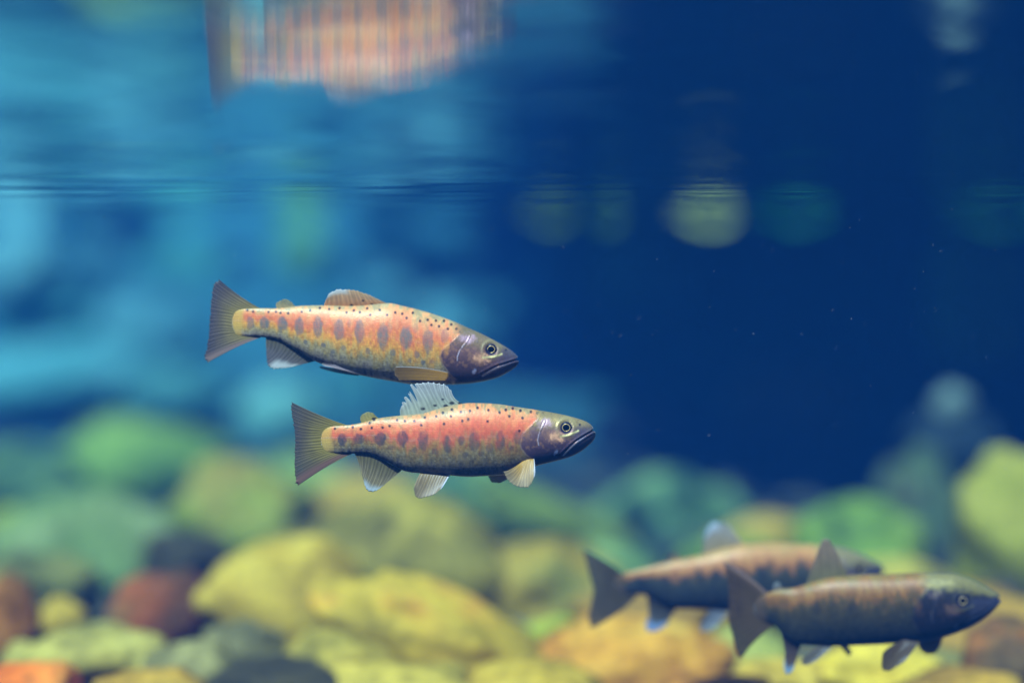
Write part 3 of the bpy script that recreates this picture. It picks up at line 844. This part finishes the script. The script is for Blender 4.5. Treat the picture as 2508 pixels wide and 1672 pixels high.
UP = dict(
    d=1.192, o=(890, 940), res=(520, 176), seed=11, bend=lambda x: 10 * smooth(760, 520, x) ** 1.0 * 0 + 9.0 * np.clip((800 - x) / 220, 0, 2) ** 2 * 0.6,
    top=[(578, 760), (600, 756.5), (625, 755), (642.6, 754.5), (671, 755), (719, 751), (738, 748.5), (794, 747.5), (850, 749), (880, 748.5), (916, 745), (951, 742), (994, 750.5), (1040, 762), (1076, 773.7), (1112, 787), (1148, 803), (1183.6, 819), (1219, 838), (1240, 850), (1254, 859.5), (1263, 867.5), (1267.5, 873)],
    bot=[(578, 820), (600, 823), (623, 824), (652, 826.5), (681, 832), (709.6, 847.5), (748, 870), (767, 881), (786, 890), (843, 909), (880, 917.5), (933, 928), (969, 934), (1005, 940), (1040, 941.6), (1112, 941), (1148, 939), (1183, 933.6), (1219, 924), (1246, 910), (1258, 902), (1266, 895), (1269.8, 889)],
    tip=(1271, 881.5),
    mouth=[(1180, 913), (1195, 905), (1206, 899), (1219, 893.5), (1238, 888), (1255, 883), (1271, 879.5)],
    preop=[(1152, 819), (1146, 833), (1135, 845), (1127, 857), (1122, 870), (1121.5, 880)],
    opercle=[(1128, 815), (1108.6, 833), (1086, 852), (1079, 869), (1085, 886), (1099, 907), (1113, 923)],
    eye=(1203, 853.6, 13.0), goldline=[(1183, 873), (1197, 872), (1212, 870.5), (1229, 865)], patch=(1162, 907), nostril=(1239, 856),
    palette=[(0.0, (176, 158, 118)), (0.06, (214, 162, 110)), (0.16, (234, 154, 106)), (0.32, (230, 126, 88)), (0.42, (230, 140, 84)), (0.50, (234, 160, 80)), (0.60, (222, 168, 86)), (0.72, (184, 164, 112)), (0.86, (176, 164, 142)), (0.95, (164, 150, 144)), (1.0, (92, 78, 76))],  # last stop paints the shading under the belly
    head=[(0.0, (142, 130, 92)), (0.22, (146, 124, 92)), (0.40, (134, 102, 98)), (0.60, (110, 84, 88)), (0.80, (78, 68, 82)), (1.0, (50, 44, 56))],
    parr_col=(112, 114, 120), mottle=0.55, gain=(0.80, 0.73, 0.62),
    parr=[(616, 790, 10, 17, .8), (650, 790, 13, 17, .85), (694, 792, 14, 19, .85), (736, 797, 13.5, 24, .85), (783, 799, 13, 28, .8), (834, 806, 14, 30, .85), (885, 809, 13, 32, .75), (941.6, 822, 15, 32, .8), (998, 826, 15, 31, .8), (1051, 833, 14, 32, .75), (1091, 820, 10, 20, .45),
          (751, 835, 6, 6, .8), (796, 843, 6.5, 7, .85), (819, 859, 6, 6, .7), (845, 849, 6, 7, .6), (905, 856, 7, 9, .75), (966, 860, 8, 9, .65), (1024, 865, 7, 10, .85), (1039, 884, 6, 7, .8), (1060, 882, 7, 6, .55), (1006, 880, 5, 5, .6), (958, 800, 7, 14, .3), (1020, 800, 7, 12, .3), (860, 790, 6, 12, .3)],
    dots=[(x, y, 3.5) for x, y in c5(480, 660, 5.226, [(740, 535), (940, 540), (1035, 537), (1095, 550), (1195, 555), (1370, 535), (1480, 520), (1600, 487), (1720, 503), (1850, 489), (1945, 543), (2035, 518), (2115, 540), (665, 520)])]
        + [(x, y, 3.5) for x, y in c5(880, 680, 5.6, [(25, 468), (122, 415), (170, 500), (297, 435), (400, 500), (508, 468), (603, 485), (665, 540), (745, 475), (847, 583), (950, 568), (1000, 637), (1060, 580), (1103, 655), (1168, 585), (1223, 690), (1268, 633), (1337, 690), (1390, 735), (1500, 690)])],
)
UP['paint'] = paint_trout
UP['fins'] = [
    dict(name='tail_fin', base=[(640, 756), (584, 768), (578, 790), (584, 812), (640, 826)], mid=[(588, 724.5), (551, 750), (546, 790), (553, 832), (578, 851)], edge=[(536, 683), (523, 692), (517, 725), (514.4, 765), (510, 810), (505, 850), (497, 874), (505, 890)], rays=22, c0=(172, 156, 100), c1=(106, 96, 108), stripe=1.1, fray=0.03, thick=3.0, a0=1, a1=0.86, lead=((168, 146, 146), 0.97, 0.05), seed=2),
    dict(name='adipose_fin', base=[(680, 756), (704, 755), (732, 752)], mid=[(677, 747), (694, 744), (722, 748)], edge=[(680, 740), (700, 731.5), (716, 739)], rays=5, c0=(206, 186, 140), c1=(190, 180, 128), a0=0.9, a1=0.6, stripe=0.1, thick=5, seed=3),
    dict(name='dorsal_fin', base=[(794, 751), (850, 752), (905, 749), (956, 745)], mid=[(798, 738), (830, 731), (885, 732), (940, 739)], edge=[(803, 728), (806, 719), (820, 710), (834, 706), (862, 707), (895, 717), (925, 731)], rays=13, c0=(206, 150, 104), c1=(226, 190, 150), tip=((236, 240, 250), (-0.2, 0.42), 0.62), a0=1, a1=0.9, stripe=0.35, fray=0.05, thick=3, spots=[(862, 747, 3), (912, 745, 3), (890, 736, 2.4), (948, 742, 3)], seed=4, y1=3),
    dict(name='anal_fin', base=[(652, 824), (681, 830), (712, 846), (745, 868), (772, 884)], mid=[(652, 848), (672, 857), (695, 868), (722, 880), (752, 889)], edge=[(653, 852), (650, 882), (652, 896), (665, 905), (690, 904), (722, 897)], rays=13, c0=(112, 108, 92), c1=(136, 128, 138), tip=((232, 240, 252), (0.40, 0.95), 0.60), a0=1, a1=0.85, stripe=0.7, fray=0.04, thick=3, seed=5),
    dict(name='pelvic_fin', base=[(896, 905), (897, 912), (893, 917)], mid=[(842, 894), (840, 899), (838, 903)], edge=[(790, 887), (788, 889), (792, 893)], rays=6, c0=(188, 170, 190), c1=(216, 206, 224), tip=((240, 244, 255), (-0.2, 0.6), 0.8), y0=20, y1=24, stripe=0.3, thick=2.5, seed=6),
    dict(name='pelvic_fin', base=[(880, 914), (880, 917), (876, 920)], mid=[(830, 905), (828, 910), (826, 913)], edge=[(782, 896), (779, 899), (784, 902)], rays=6, c0=(86, 76, 72), c1=(156, 150, 140), y0=4, y1=8, side=1, stripe=0.3, thick=2.5, seed=7),
    dict(name='pectoral_fin', base=[(1100, 908), (1100, 918), (1094, 928)], mid=[(1034, 896), (1030, 911), (1032, 927)], edge=[(972, 894), (966, 898), (966, 912), (978, 926)], rays=10, c0=(196, 148, 58), c1=(120, 92, 40), lead=((206, 206, 220), 0.0, 0.06), y0=44, y1=56, stripe=0.5, thick=3, a0=1, a1=0.96, seed=8),
    dict(name='pectoral_fin', base=[(1098, 917), (1097, 922), (1090, 929)], mid=[(1032, 912), (1030, 922), (1030, 932)], edge=[(970, 908), (967, 914), (967, 922), (972, 930)], rays=10, c0=(196, 148, 58), c1=(120, 92, 40), y0=28, y1=44, side=1, stripe=0.5, thick=3, seed=9),
]

LOW = dict(
    d=1.168, o=(1085, 1165), res=(520, 176), seed=31, bend=lambda x: 5.0 * np.clip((1000 - x) / 220, 0, 2) ** 2 * 0.7,
    top=[(795, 1049), (815, 1043.5), (840, 1041), (854.6, 1040), (887, 1034), (929, 1023), (977, 1017), (1034, 1012), (1060, 1004), (1098, 993.5), (1127, 988.4), (1150, 986), (1184, 986.5), (1222, 989), (1261, 995), (1309, 1002), (1347, 1008.5), (1385, 1016), (1414, 1023.8), (1433, 1030.5), (1443, 1036), (1449, 1041.5), (1453.5, 1048)],
    bot=[(795, 1104), (815, 1108), (840, 1110), (871.8, 1110), (900, 1111), (919, 1116), (948, 1131), (977, 1146), (992, 1153), (1015, 1157), (1053, 1158.5), (1108, 1164), (1146, 1166.5), (1194, 1164.5), (1232, 1162), (1260, 1156), (1318, 1138.6), (1356, 1129), (1395, 1118), (1423, 1104), (1442, 1089), (1452, 1079), (1457, 1070)],
    tip=(1459, 1060.5),
    mouth=[(1377, 1106), (1388, 1095), (1398, 1085), (1414, 1073), (1433, 1062), (1449, 1054), (1459, 1051.5)],
    preop=[(1334, 1027), (1326, 1043), (1319, 1060), (1316.4, 1073.5), (1319, 1085)],
    opercle=[(1318, 1020), (1298, 1038), (1281, 1055), (1274, 1079), (1277, 1093), (1288, 1108), (1303, 1120)],
    eye=(1385.3, 1043.3, 13.5), goldline=[(1372, 1064), (1388, 1061.5), (1402, 1056.5), (1415, 1051)], patch=(1361, 1103), nostril=(1419, 1037),
    palette=[(0.0, (168, 146, 106)), (0.05, (216, 152, 100)), (0.14, (236, 142, 94)), (0.34, (228, 108, 80)), (0.46, (196, 116, 84)), (0.58, (166, 124, 76)), (0.70, (150, 128, 86)), (0.84, (132, 120, 98)), (0.95, (108, 98, 98)), (1.0, (66, 58, 58))],  # dark last stop carries the belly's shading in the colour
    head=[(0.0, (154, 140, 92)), (0.20, (166, 148, 92)), (0.36, (136, 108, 106)), (0.60, (104, 80, 92)), (0.80, (76, 66, 90)), (1.0, (50, 44, 56))],
    parr_col=(74, 70, 84), mottle=0.62, gain=(0.78, 0.72, 0.62), gold=0.25,
    parr=[(839, 1077, 12, 17, .85), (878.5, 1073.5, 15, 15, .85), (933, 1071.6, 15, 18, .85), (988.5, 1067.8, 14, 23, .8), (1038, 1074, 13, 27, .7), (1097, 1082, 11, 24, .65), (1131, 1073, 9, 12, .6), (1163, 1073, 14, 28, .6), (1200, 1092, 10, 13, .5), (1226, 1074, 12, 28, .6), (1267, 1064, 10, 20, .45), (1253, 1093, 8, 8, .5), (1067, 1100, 9, 9, .6), (1018, 1098, 8, 9, .5), (960, 1092, 8, 8, .4), (1180, 1105, 9, 8, .4), (1140, 1108, 9, 8, .4)],
    dots=[(x, y, 3.6) for x, y in c5(690, 930, 5.226, [(685, 620), (915, 600), (1020, 620), (1130, 545), (1185, 503), (1160, 603), (1300, 597), (1390, 575), (1485, 503), (1585, 513), (1705, 513), (1795, 560), (1840, 470), (1985, 450), (2070, 405)])]
        + [(x, y, 3.7) for x, y in c5(1060, 930, 5.226, [(240, 445), (365, 390), (480, 378), (577, 342), (715, 370), (857, 398), (935, 368), (980, 443), (1023, 354), (1120, 380), (1147, 467), (1255, 396), (1335, 412), (460, 480), (385, 500), (705, 505), (153, 540), (1108, 625), (250, 365)])],
)
LOW['paint'] = paint_trout
LOW['fins'] = [
    dict(name='tail_fin', base=[(852, 1041), (800, 1056), (793, 1076), (800, 1096), (866, 1109)], mid=[(786, 1017), (758, 1045), (756, 1077), (758, 1112), (803, 1141)], edge=[(709, 981), (710, 1004), (717, 1037), (721.6, 1073), (720.6, 1102), (718, 1145), (719, 1184), (727, 1191)], rays=22, c0=(168, 152, 80), c1=(106, 96, 98), stripe=1.1, fray=0.03, thick=3.0, a0=1, a1=0.86, lead=((150, 114, 104), 0.95, 0.06), seed=12),
    dict(name='adipose_fin', base=[(887, 1036), (905, 1030), (930, 1025)], mid=[(883, 1023), (900, 1017), (921, 1018)], edge=[(889, 1013), (902, 1007.5), (915, 1010)], rays=5, c0=(190, 172, 104), c1=(180, 172, 110), a0=1, a1=0.75, stripe=0.1, thick=5, seed=13, spots=[(917, 1025, 4)]),
    dict(name='dorsal_fin', base=[(981, 1018), (1034, 1015), (1073, 1003), (1137, 989)], mid=[(980, 1004), (1010, 978), (1052, 968), (1115, 975)], edge=[(981, 1006), (983, 990), (990, 972), (998, 955), (1004, 936), (1040, 933), (1086, 934), (1106, 954)], rays=14, c0=(196, 206, 196), c1=(206, 212, 226), a0=1, a1=0.9, stripe=0.4, fray=0.05, thick=3, splits=[(0.08, 0.30, 0.022), (0.15, 0.42, 0.026), (0.24, 0.55, 0.03), (0.34, 0.60, 0.03), (0.29, 0.25, 0.018), (0.44, 0.22, 0.018)], spots=[(1036, 1000, 4), (1092, 993, 4), (1107, 986, 4), (1128, 986, 4), (1066, 992, 3), (1085, 977, 2.5)], seed=14, y1=2),
    dict(name='anal_fin', base=[(868, 1108), (900, 1109), (930, 1121), (960, 1138), (986, 1148)], mid=[(876, 1126), (897, 1146), (921, 1162), (946, 1170), (970, 1163)], edge=[(881, 1143), (887, 1170), (893, 1191), (899, 1202), (911, 1207), (929, 1197), (950, 1179)], rays=13, c0=(118, 110, 76), c1=(172, 158, 130), tip=((214, 230, 250), (0.32, 0.80), 0.72), a0=1, a1=0.85, stripe=0.8, fray=0.03, thick=3, seed=15),
    dict(name='pelvic_fin', base=[(1030, 1156), (1065, 1158), (1104, 1158)], mid=[(1019, 1178), (1046, 1188), (1090, 1181)], edge=[(1016, 1192), (1018, 1208), (1027, 1216), (1046, 1212.5), (1066, 1205), (1082, 1191)], rays=10, c0=(150, 128, 88), c1=(166, 148, 124), lead=((206, 216, 250), 1.0, 0.05), y0=14, y1=40, a0=1, a1=0.85, stripe=0.45, thick=2.5, seed=16),
    dict(name='pelvic_fin', base=[(1035, 1156), (1062, 1158), (1096, 1158)], mid=[(1026, 1172), (1050, 1180), (1084, 1176)], edge=[(1024, 1184), (1026, 1198), (1034, 1204), (1050, 1200), (1068, 1194), (1078, 1184)], rays=10, c0=(150, 128, 88), c1=(150, 130, 104), y0=10, y1=36, side=1, a0=1, a1=0.8, stripe=0.45, thick=2.5, seed=17),
    dict(name='pectoral_fin', base=[(1279, 1125), (1294, 1118), (1308, 1119)], mid=[(1254, 1140), (1274, 1158), (1310, 1145)], edge=[(1233, 1146), (1240, 1162), (1254, 1176), (1275, 1185), (1290, 1186), (1301, 1175), (1308, 1158)], rays=11, c0=(206, 164, 74), c1=(186, 168, 140), lead=((206, 218, 255), 1.0, 0.04), y0=34, y1=70, a0=1, a1=0.82, stripe=0.45, thick=2.5, seed=18),
    dict(name='pectoral_fin', base=[(1262, 1148), (1272, 1140), (1284, 1138)], mid=[(1222, 1160), (1236, 1170), (1258, 1164)], edge=[(1192, 1162), (1194, 1177), (1202, 1190), (1219, 1192), (1238, 1185), (1254, 1174)], rays=11, c0=(196, 138, 50), c1=(170, 140, 78), y0=30, y1=64, side=1, a0=1, a1=0.9, stripe=0.4, thick=2.5, seed=19),
]

BACK = dict(
    d=1.345, o=(1800, 1490), res=(220, 96), seed=51, yaw=3, bend=lambda x: -6.0 * np.clip((1650 - x) / 200, 0, 2) ** 2 * 0.6,
    top=[(1512, 1402), (1524, 1400), (1592, 1384), (1648, 1370), (1717, 1357), (1770, 1341), (1824, 1331), (1896, 1329), (1978, 1333), (2040, 1338), (2085, 1348), (2118, 1361), (2142, 1373), (2158, 1381), (2166, 1387)],
    bot=[(1512, 1444), (1540, 1450), (1579, 1453), (1620, 1474), (1661, 1489), (1703, 1490), (1780, 1493), (1860, 1496), (1950, 1494), (2020, 1483), (2080, 1462), (2125, 1436), (2152, 1416), (2166, 1404), (2170, 1398)],
    tip=(2172, 1393),
    mouth=[(2090, 1424), (2110, 1412), (2140, 1402), (2172, 1393)],
    preop=[(2052, 1362), (2044, 1385), (2042, 1410), (2046, 1424)], opercle=[(2030, 1360), (2012, 1376), (2002, 1400), (2006, 1425), (2022, 1450)],
    eye=(2099, 1388.8, 12.5), goldline=[(2088, 1408), (2104, 1406), (2124, 1401)], patch=(2070, 1440), nostril=(2132, 1385),
    palette=[(0.0, (206, 168, 110)), (0.10, (222, 160, 104)), (0.24, (200, 132, 94)), (0.33, (110, 92, 80)), (0.42, (78, 82, 82)), (0.7, (58, 68, 84)), (0.9, (44, 54, 82)), (1.0, (40, 40, 52))],  # darker fish; shade of the flank also painted in below the warm back
    head=[(0.0, (176, 156, 112)), (0.3, (150, 134, 96)), (0.45, (62, 66, 110)), (0.7, (60, 60, 84)), (1.0, (48, 46, 60))],
    parr_col=(48, 58, 76), mottle=0.5, gain=(0.58, 0.52, 0.38), root=(120, 100, 84), gloss=0.3, lat=0, hgain=(0.6, 0.58, 0.5),
    parr=[(1568, 1424, 14, 14, .8), (1625, 1412, 14, 15, .85), (1671, 1412, 10, 12, .8), (1712, 1412, 10, 14, .6), (1748, 1402, 13, 18, .8), (1800, 1394, 12, 18, .7), (1860, 1392, 12, 18, .7)], dots=[],
)
BACK['paint'] = paint_trout
BACK['fins'] = [
    dict(name='tail_fin', base=[(1526, 1401), (1514, 1412), (1512, 1425), (1516, 1438), (1560, 1453)], mid=[(1470, 1362), (1474, 1395), (1478, 1430), (1474, 1470), (1510, 1499)], edge=[(1422, 1338), (1432, 1370), (1441, 1405), (1450, 1440), (1444, 1474), (1437, 1515), (1441, 1536)], rays=16, c0=(96, 84, 66), c1=(108, 100, 92), stripe=0.4, fray=0.03, thick=3, a0=1, a1=0.85, seed=22),
    dict(name='adipose_fin', base=[(1640, 1375), (1655, 1371), (1672, 1367)], mid=[(1636, 1364), (1650, 1358), (1664, 1360)], edge=[(1638, 1356), (1646, 1350), (1656, 1353)], rays=4, c0=(160, 140, 110), c1=(150, 140, 110), a0=1, a1=0.8, stripe=0.1, thick=4, seed=23),
    dict(name='dorsal_fin', base=[(1719, 1360), (1770, 1345), (1828, 1334)], mid=[(1722, 1330), (1758, 1312), (1814, 1322)], edge=[(1724, 1306), (1734, 1284), (1748, 1274), (1768, 1276), (1790, 1290)], rays=10, c0=(196, 176, 140), c1=(196, 190, 190), tip=((214, 226, 250), (-0.2, 0.55), 0.6), a0=1, a1=0.9, thick=3, seed=24),
    dict(name='anal_fin', base=[(1583, 1451), (1620, 1471), (1656, 1487)], mid=[(1587, 1490), (1605, 1505), (1640, 1512)], edge=[(1588, 1508), (1579, 1533), (1592, 1548), (1614, 1541), (1636, 1525)], rays=10, c0=(76, 70, 62), c1=(120, 122, 130), tip=((170, 200, 255), (0.1, 0.95), 0.6), a0=1, a1=0.95, thick=3, seed=25),
    dict(name='pelvic_fin', base=[(1738, 1489), (1760, 1490), (1784, 1490)], mid=[(1722, 1512), (1740, 1514), (1766, 1509)], edge=[(1708, 1530), (1710, 1541), (1724, 1541), (1744, 1532)], rays=8, c0=(110, 112, 126), c1=(150, 156, 170), y0=14, y1=30, a0=1, a1=0.8, thick=2.5, seed=26),
    dict(name='pelvic_fin', base=[(1742, 1489), (1764, 1490), (1788, 1490)], mid=[(1728, 1508), (1746, 1510), (1772, 1506)], edge=[(1716, 1524), (1718, 1534), (1732, 1534), (1750, 1527)], rays=8, c0=(110, 92, 80), c1=(150, 110, 90), y0=10, y1=28, side=1, a0=1, a1=0.8, thick=2.5, seed=27),
]

NEAR = dict(
    d=1.262, o=(2120, 1585), res=(260, 110), seed=71, yaw=-6, bend=lambda x: 8.0 * np.clip((2020 - x) / 140, 0, 2) ** 2 * 0.7,
    top=[(1858, 1468), (1872, 1461), (1890, 1452), (1910, 1446), (1951, 1440), (1970, 1433), (2032, 1414), (2101, 1406), (2183, 1402), (2266, 1397), (2321, 1398), (2360, 1407), (2392, 1421), (2417, 1435), (2432, 1444), (2440, 1450)],
    bot=[(1858, 1520), (1880, 1530), (1898, 1537), (1915, 1555), (1935, 1572), (1963, 1582), (2032, 1583), (2087, 1580), (2156, 1575), (2238, 1567), (2285, 1560), (2316, 1551), (2362, 1532), (2404, 1505), (2424, 1487), (2435, 1475), (2440, 1468)],
    tip=(2443, 1460),
    mouth=[(2352, 1505), (2372, 1494), (2392, 1486), (2418, 1470), (2443, 1456)],
    preop=[(2294, 1433), (2280, 1460), (2272, 1490), (2274, 1510)], opercle=[(2262, 1428), (2244, 1448), (2231, 1474), (2228, 1508), (2246, 1540)],
    eye=(2346, 1456, 13.0), goldline=[(2330, 1478), (2350, 1478), (2372, 1468)], patch=(2332, 1520), nostril=(2394, 1446),
    palette=[(0.0, (160, 136, 84)), (0.10, (178, 130, 78)), (0.22, (156, 108, 68)), (0.32, (112, 92, 66)), (0.45, (82, 76, 62)), (0.65, (62, 64, 62)), (0.85, (46, 52, 60)), (1.0, (34, 34, 42))],  # dark fish, with flank shade put into the colour under a warm top
    head=[(0.0, (172, 158, 104)), (0.16, (156, 142, 90)), (0.28, (58, 54, 62)), (0.6, (44, 42, 58)), (1.0, (34, 32, 44))],
    parr_col=(48, 52, 62), mottle=0.6, gain=(0.56, 0.48, 0.30), root=(110, 92, 84), gloss=0.15, lat=0, hgain=(0.55, 0.52, 0.42),
    parr=[(1998, 1480, 10, 20, .6), (2083, 1476, 12, 16, .6), (2040, 1470, 8, 12, .4), (2140, 1462, 10, 12, .4)], dots=[],
)
NEAR['paint'] = paint_trout
NEAR['fins'] = [
    dict(name='tail_fin', base=[(1882, 1456), (1868, 1472), (1862, 1495), (1868, 1516), (1898, 1537)], mid=[(1826, 1410), (1822, 1450), (1822, 1495), (1828, 1545), (1850, 1578)], edge=[(1768, 1376), (1776, 1402), (1783, 1440), (1785, 1475), (1784, 1520), (1795, 1570), (1808, 1615), (1817, 1624)], rays=16, c0=(104, 84, 58), c1=(98, 78, 58), lead=((160, 130, 120), 0.02, 0.05), stripe=0.35, fray=0.03, thick=3, a0=1, a1=0.9, seed=32),
    dict(name='adipose_fin', base=[(1896, 1452), (1908, 1448), (1924, 1446)], mid=[(1895, 1440), (1905, 1436), (1916, 1439)], edge=[(1898, 1432), (1905, 1427), (1912, 1431)], rays=4, c0=(130, 116, 110), c1=(160, 170, 180), a0=1, a1=0.85, stripe=0.1, thick=4, seed=33),
    dict(name='dorsal_fin', base=[(1974, 1436), (2024, 1420), (2076, 1411)], mid=[(1986, 1394), (2022, 1372), (2062, 1380)], edge=[(1994, 1370), (2002, 1344), (2016, 1315), (2027, 1314), (2038, 1332), (2048, 1350)], rays=10, c0=(150, 140, 104), c1=(176, 150, 130), a0=1, a1=0.9, stripe=0.4, thick=3, seed=34, y1=6),
    dict(name='anal_fin', base=[(1912, 1548), (1936, 1570), (1964, 1581)], mid=[(1922, 1592), (1936, 1604), (1957, 1602)], edge=[(1923, 1612), (1922, 1640), (1930, 1660), (1944, 1650), (1951, 1626)], rays=9, c0=(70, 60, 56), c1=(120, 96, 86), tip=((180, 214, 255), (0.1, 0.8), 0.72), a0=1, a1=0.95, thick=3, seed=35),
    dict(name='pelvic_fin', base=[(2008, 1580), (2024, 1581), (2042, 1578)], mid=[(1984, 1592), (1998, 1603), (2014, 1602)], edge=[(1966, 1606), (1963, 1622), (1974, 1625), (1990, 1618)], rays=8, c0=(104, 96, 88), c1=(130, 122, 116), y0=14, y1=36, a0=1, a1=0.85, thick=2.5, seed=36),
    dict(name='pelvic_fin', base=[(2052, 1580), (2066, 1580), (2078, 1578)], mid=[(2066, 1594), (2074, 1592), (2082, 1590)], edge=[(2076, 1608), (2084, 1613), (2090, 1602)], rays=6, c0=(80, 72, 58), c1=(90, 78, 60), y0=10, y1=24, side=1, a0=1, a1=0.85, thick=2.5, seed=37),
    dict(name='pectoral_fin', base=[(2208, 1556), (2224, 1558), (2244, 1562)], mid=[(2172, 1572), (2186, 1590), (2222, 1589)], edge=[(2155, 1586), (2152, 1612), (2156, 1628), (2166, 1631), (2188, 1618), (2206, 1606)], rays=9, c0=(98, 80, 62), c1=(98, 80, 62), y0=34, y1=60, a0=1, a1=0.92, thick=2.5, seed=38),
    dict(name='pectoral_fin', base=[(2250, 1560), (2280, 1560), (2310, 1552)], mid=[(2251, 1582), (2276, 1586), (2308, 1572)], edge=[(2256, 1597), (2272, 1610), (2292, 1607), (2303, 1592)], rays=9, c0=(96, 76, 50), c1=(88, 72, 50), y0=26, y1=46, side=1, a0=1, a1=0.92, thick=2.5, seed=39),
]

make_fish(UP, 'salmon orange trout swimming highest, closest under the water surface')
make_fish(LOW, 'sharp orange trout with raised white ragged dorsal fin below the highest trout')
make_fish(BACK, 'blurred trout with pale orange back partly hidden behind the darkest trout')
make_fish(NEAR, 'darkest grey brown trout with open pectoral fins low at the right')

# ------------------------------------------------------------------ small stones and specks
def joined(name, base, n, place, mat, kind='stuff'):
    v, f = base
    V, Fc = [], []
    for k in range(n):
        p = place(k)
        if p is None:
            continue
        loc, M = p
        V.append(v @ np.array(M).T + np.array(loc)); Fc.append(f + len(v) * (len(V) - 1))
    o = link(name, mesh_np(name, np.concatenate(V), np.concatenate(Fc)), mat)
    o['kind'] = kind
    return o

rg = random.Random(8)
def pebble(k):
    y = 1.62 + 3.0 * rg.random() ** 1.5
    x = rg.uniform(-0.36, 0.36) * y
    r = rg.uniform(0.008, 0.026)
    a = rg.uniform(0, 6.28); c, s = math.cos(a), math.sin(a)
    M = np.array([[c, -s, 0], [s, c, 0], [0, 0, 1]]) @ np.diag([r * rg.uniform(0.8, 1.4), r, r * rg.uniform(0.45, 0.8)])
    return (x, y, float(bed_height(x, y)) + r * 0.3), M
g = joined('gravel', ico(2), 1500, pebble, rock_material('gravel', [(48, 44, 34), (84, 74, 46), (108, 98, 64)], 77, 25))
tag(g, 'small brown and olive pebbles filling the gaps between the rocks', 'gravel')

def speck(k):
    d = rg.uniform(1.08, 1.28)
    p = at(rg.uniform(-100, 2608), rg.uniform(300, 1300), d)
    if p.z > SURF_Z - 0.01:
        return None
    r = rg.uniform(0.00008, 0.00020)
    return p[:], np.diag([r * rg.uniform(1.0, 2.4), r, r])
m, nt, out = new_mat('speck')
b = nt.nodes.new('ShaderNodeBsdfPrincipled'); b.inputs['Base Color'].default_value = (0.32, 0.32, 0.3, 1)
nt.links.new(b.outputs[0], out.inputs['Surface'])
sp = joined('drifting_dust', ico(1), 240, speck, m)
tag(sp, 'tiny pale specks drifting in the water', 'dust')

# ------------------------------------------------------------------ the water body's own haze
def box_mesh(name, lo, hi):
    v = [(x, y, z) for x in (lo[0], hi[0]) for y in (lo[1], hi[1]) for z in (lo[2], hi[2])]
    f = [(0, 1, 3, 2), (4, 6, 7, 5), (0, 4, 5, 1), (2, 3, 7, 6), (0, 2, 6, 4), (1, 5, 7, 3)]
    me = bpy.data.meshes.new(name); me.from_pydata(v, [], f); me.update()
    return me
m, nt, out = new_mat('haze')
pv = nt.nodes.new('ShaderNodeVolumePrincipled')
pv.inputs['Density'].default_value = 0.5
pv.inputs['Color'].default_value = (0.0030, 0.028, 0.106, 1)
pv.inputs['Absorption Color'].default_value = (0.004, 0.30, 0.84, 1)
pv.inputs['Anisotropy'].default_value = 0.0
nt.links.new(pv.outputs[0], out.inputs['Volume'])
hz = link('haze', box_mesh('haze', (-7.6, -2.8, -1.5), (7.6, 9.2, 0.32)), m)
tag(hz, 'blue water haze filling the pool', 'haze', kind='stuff')
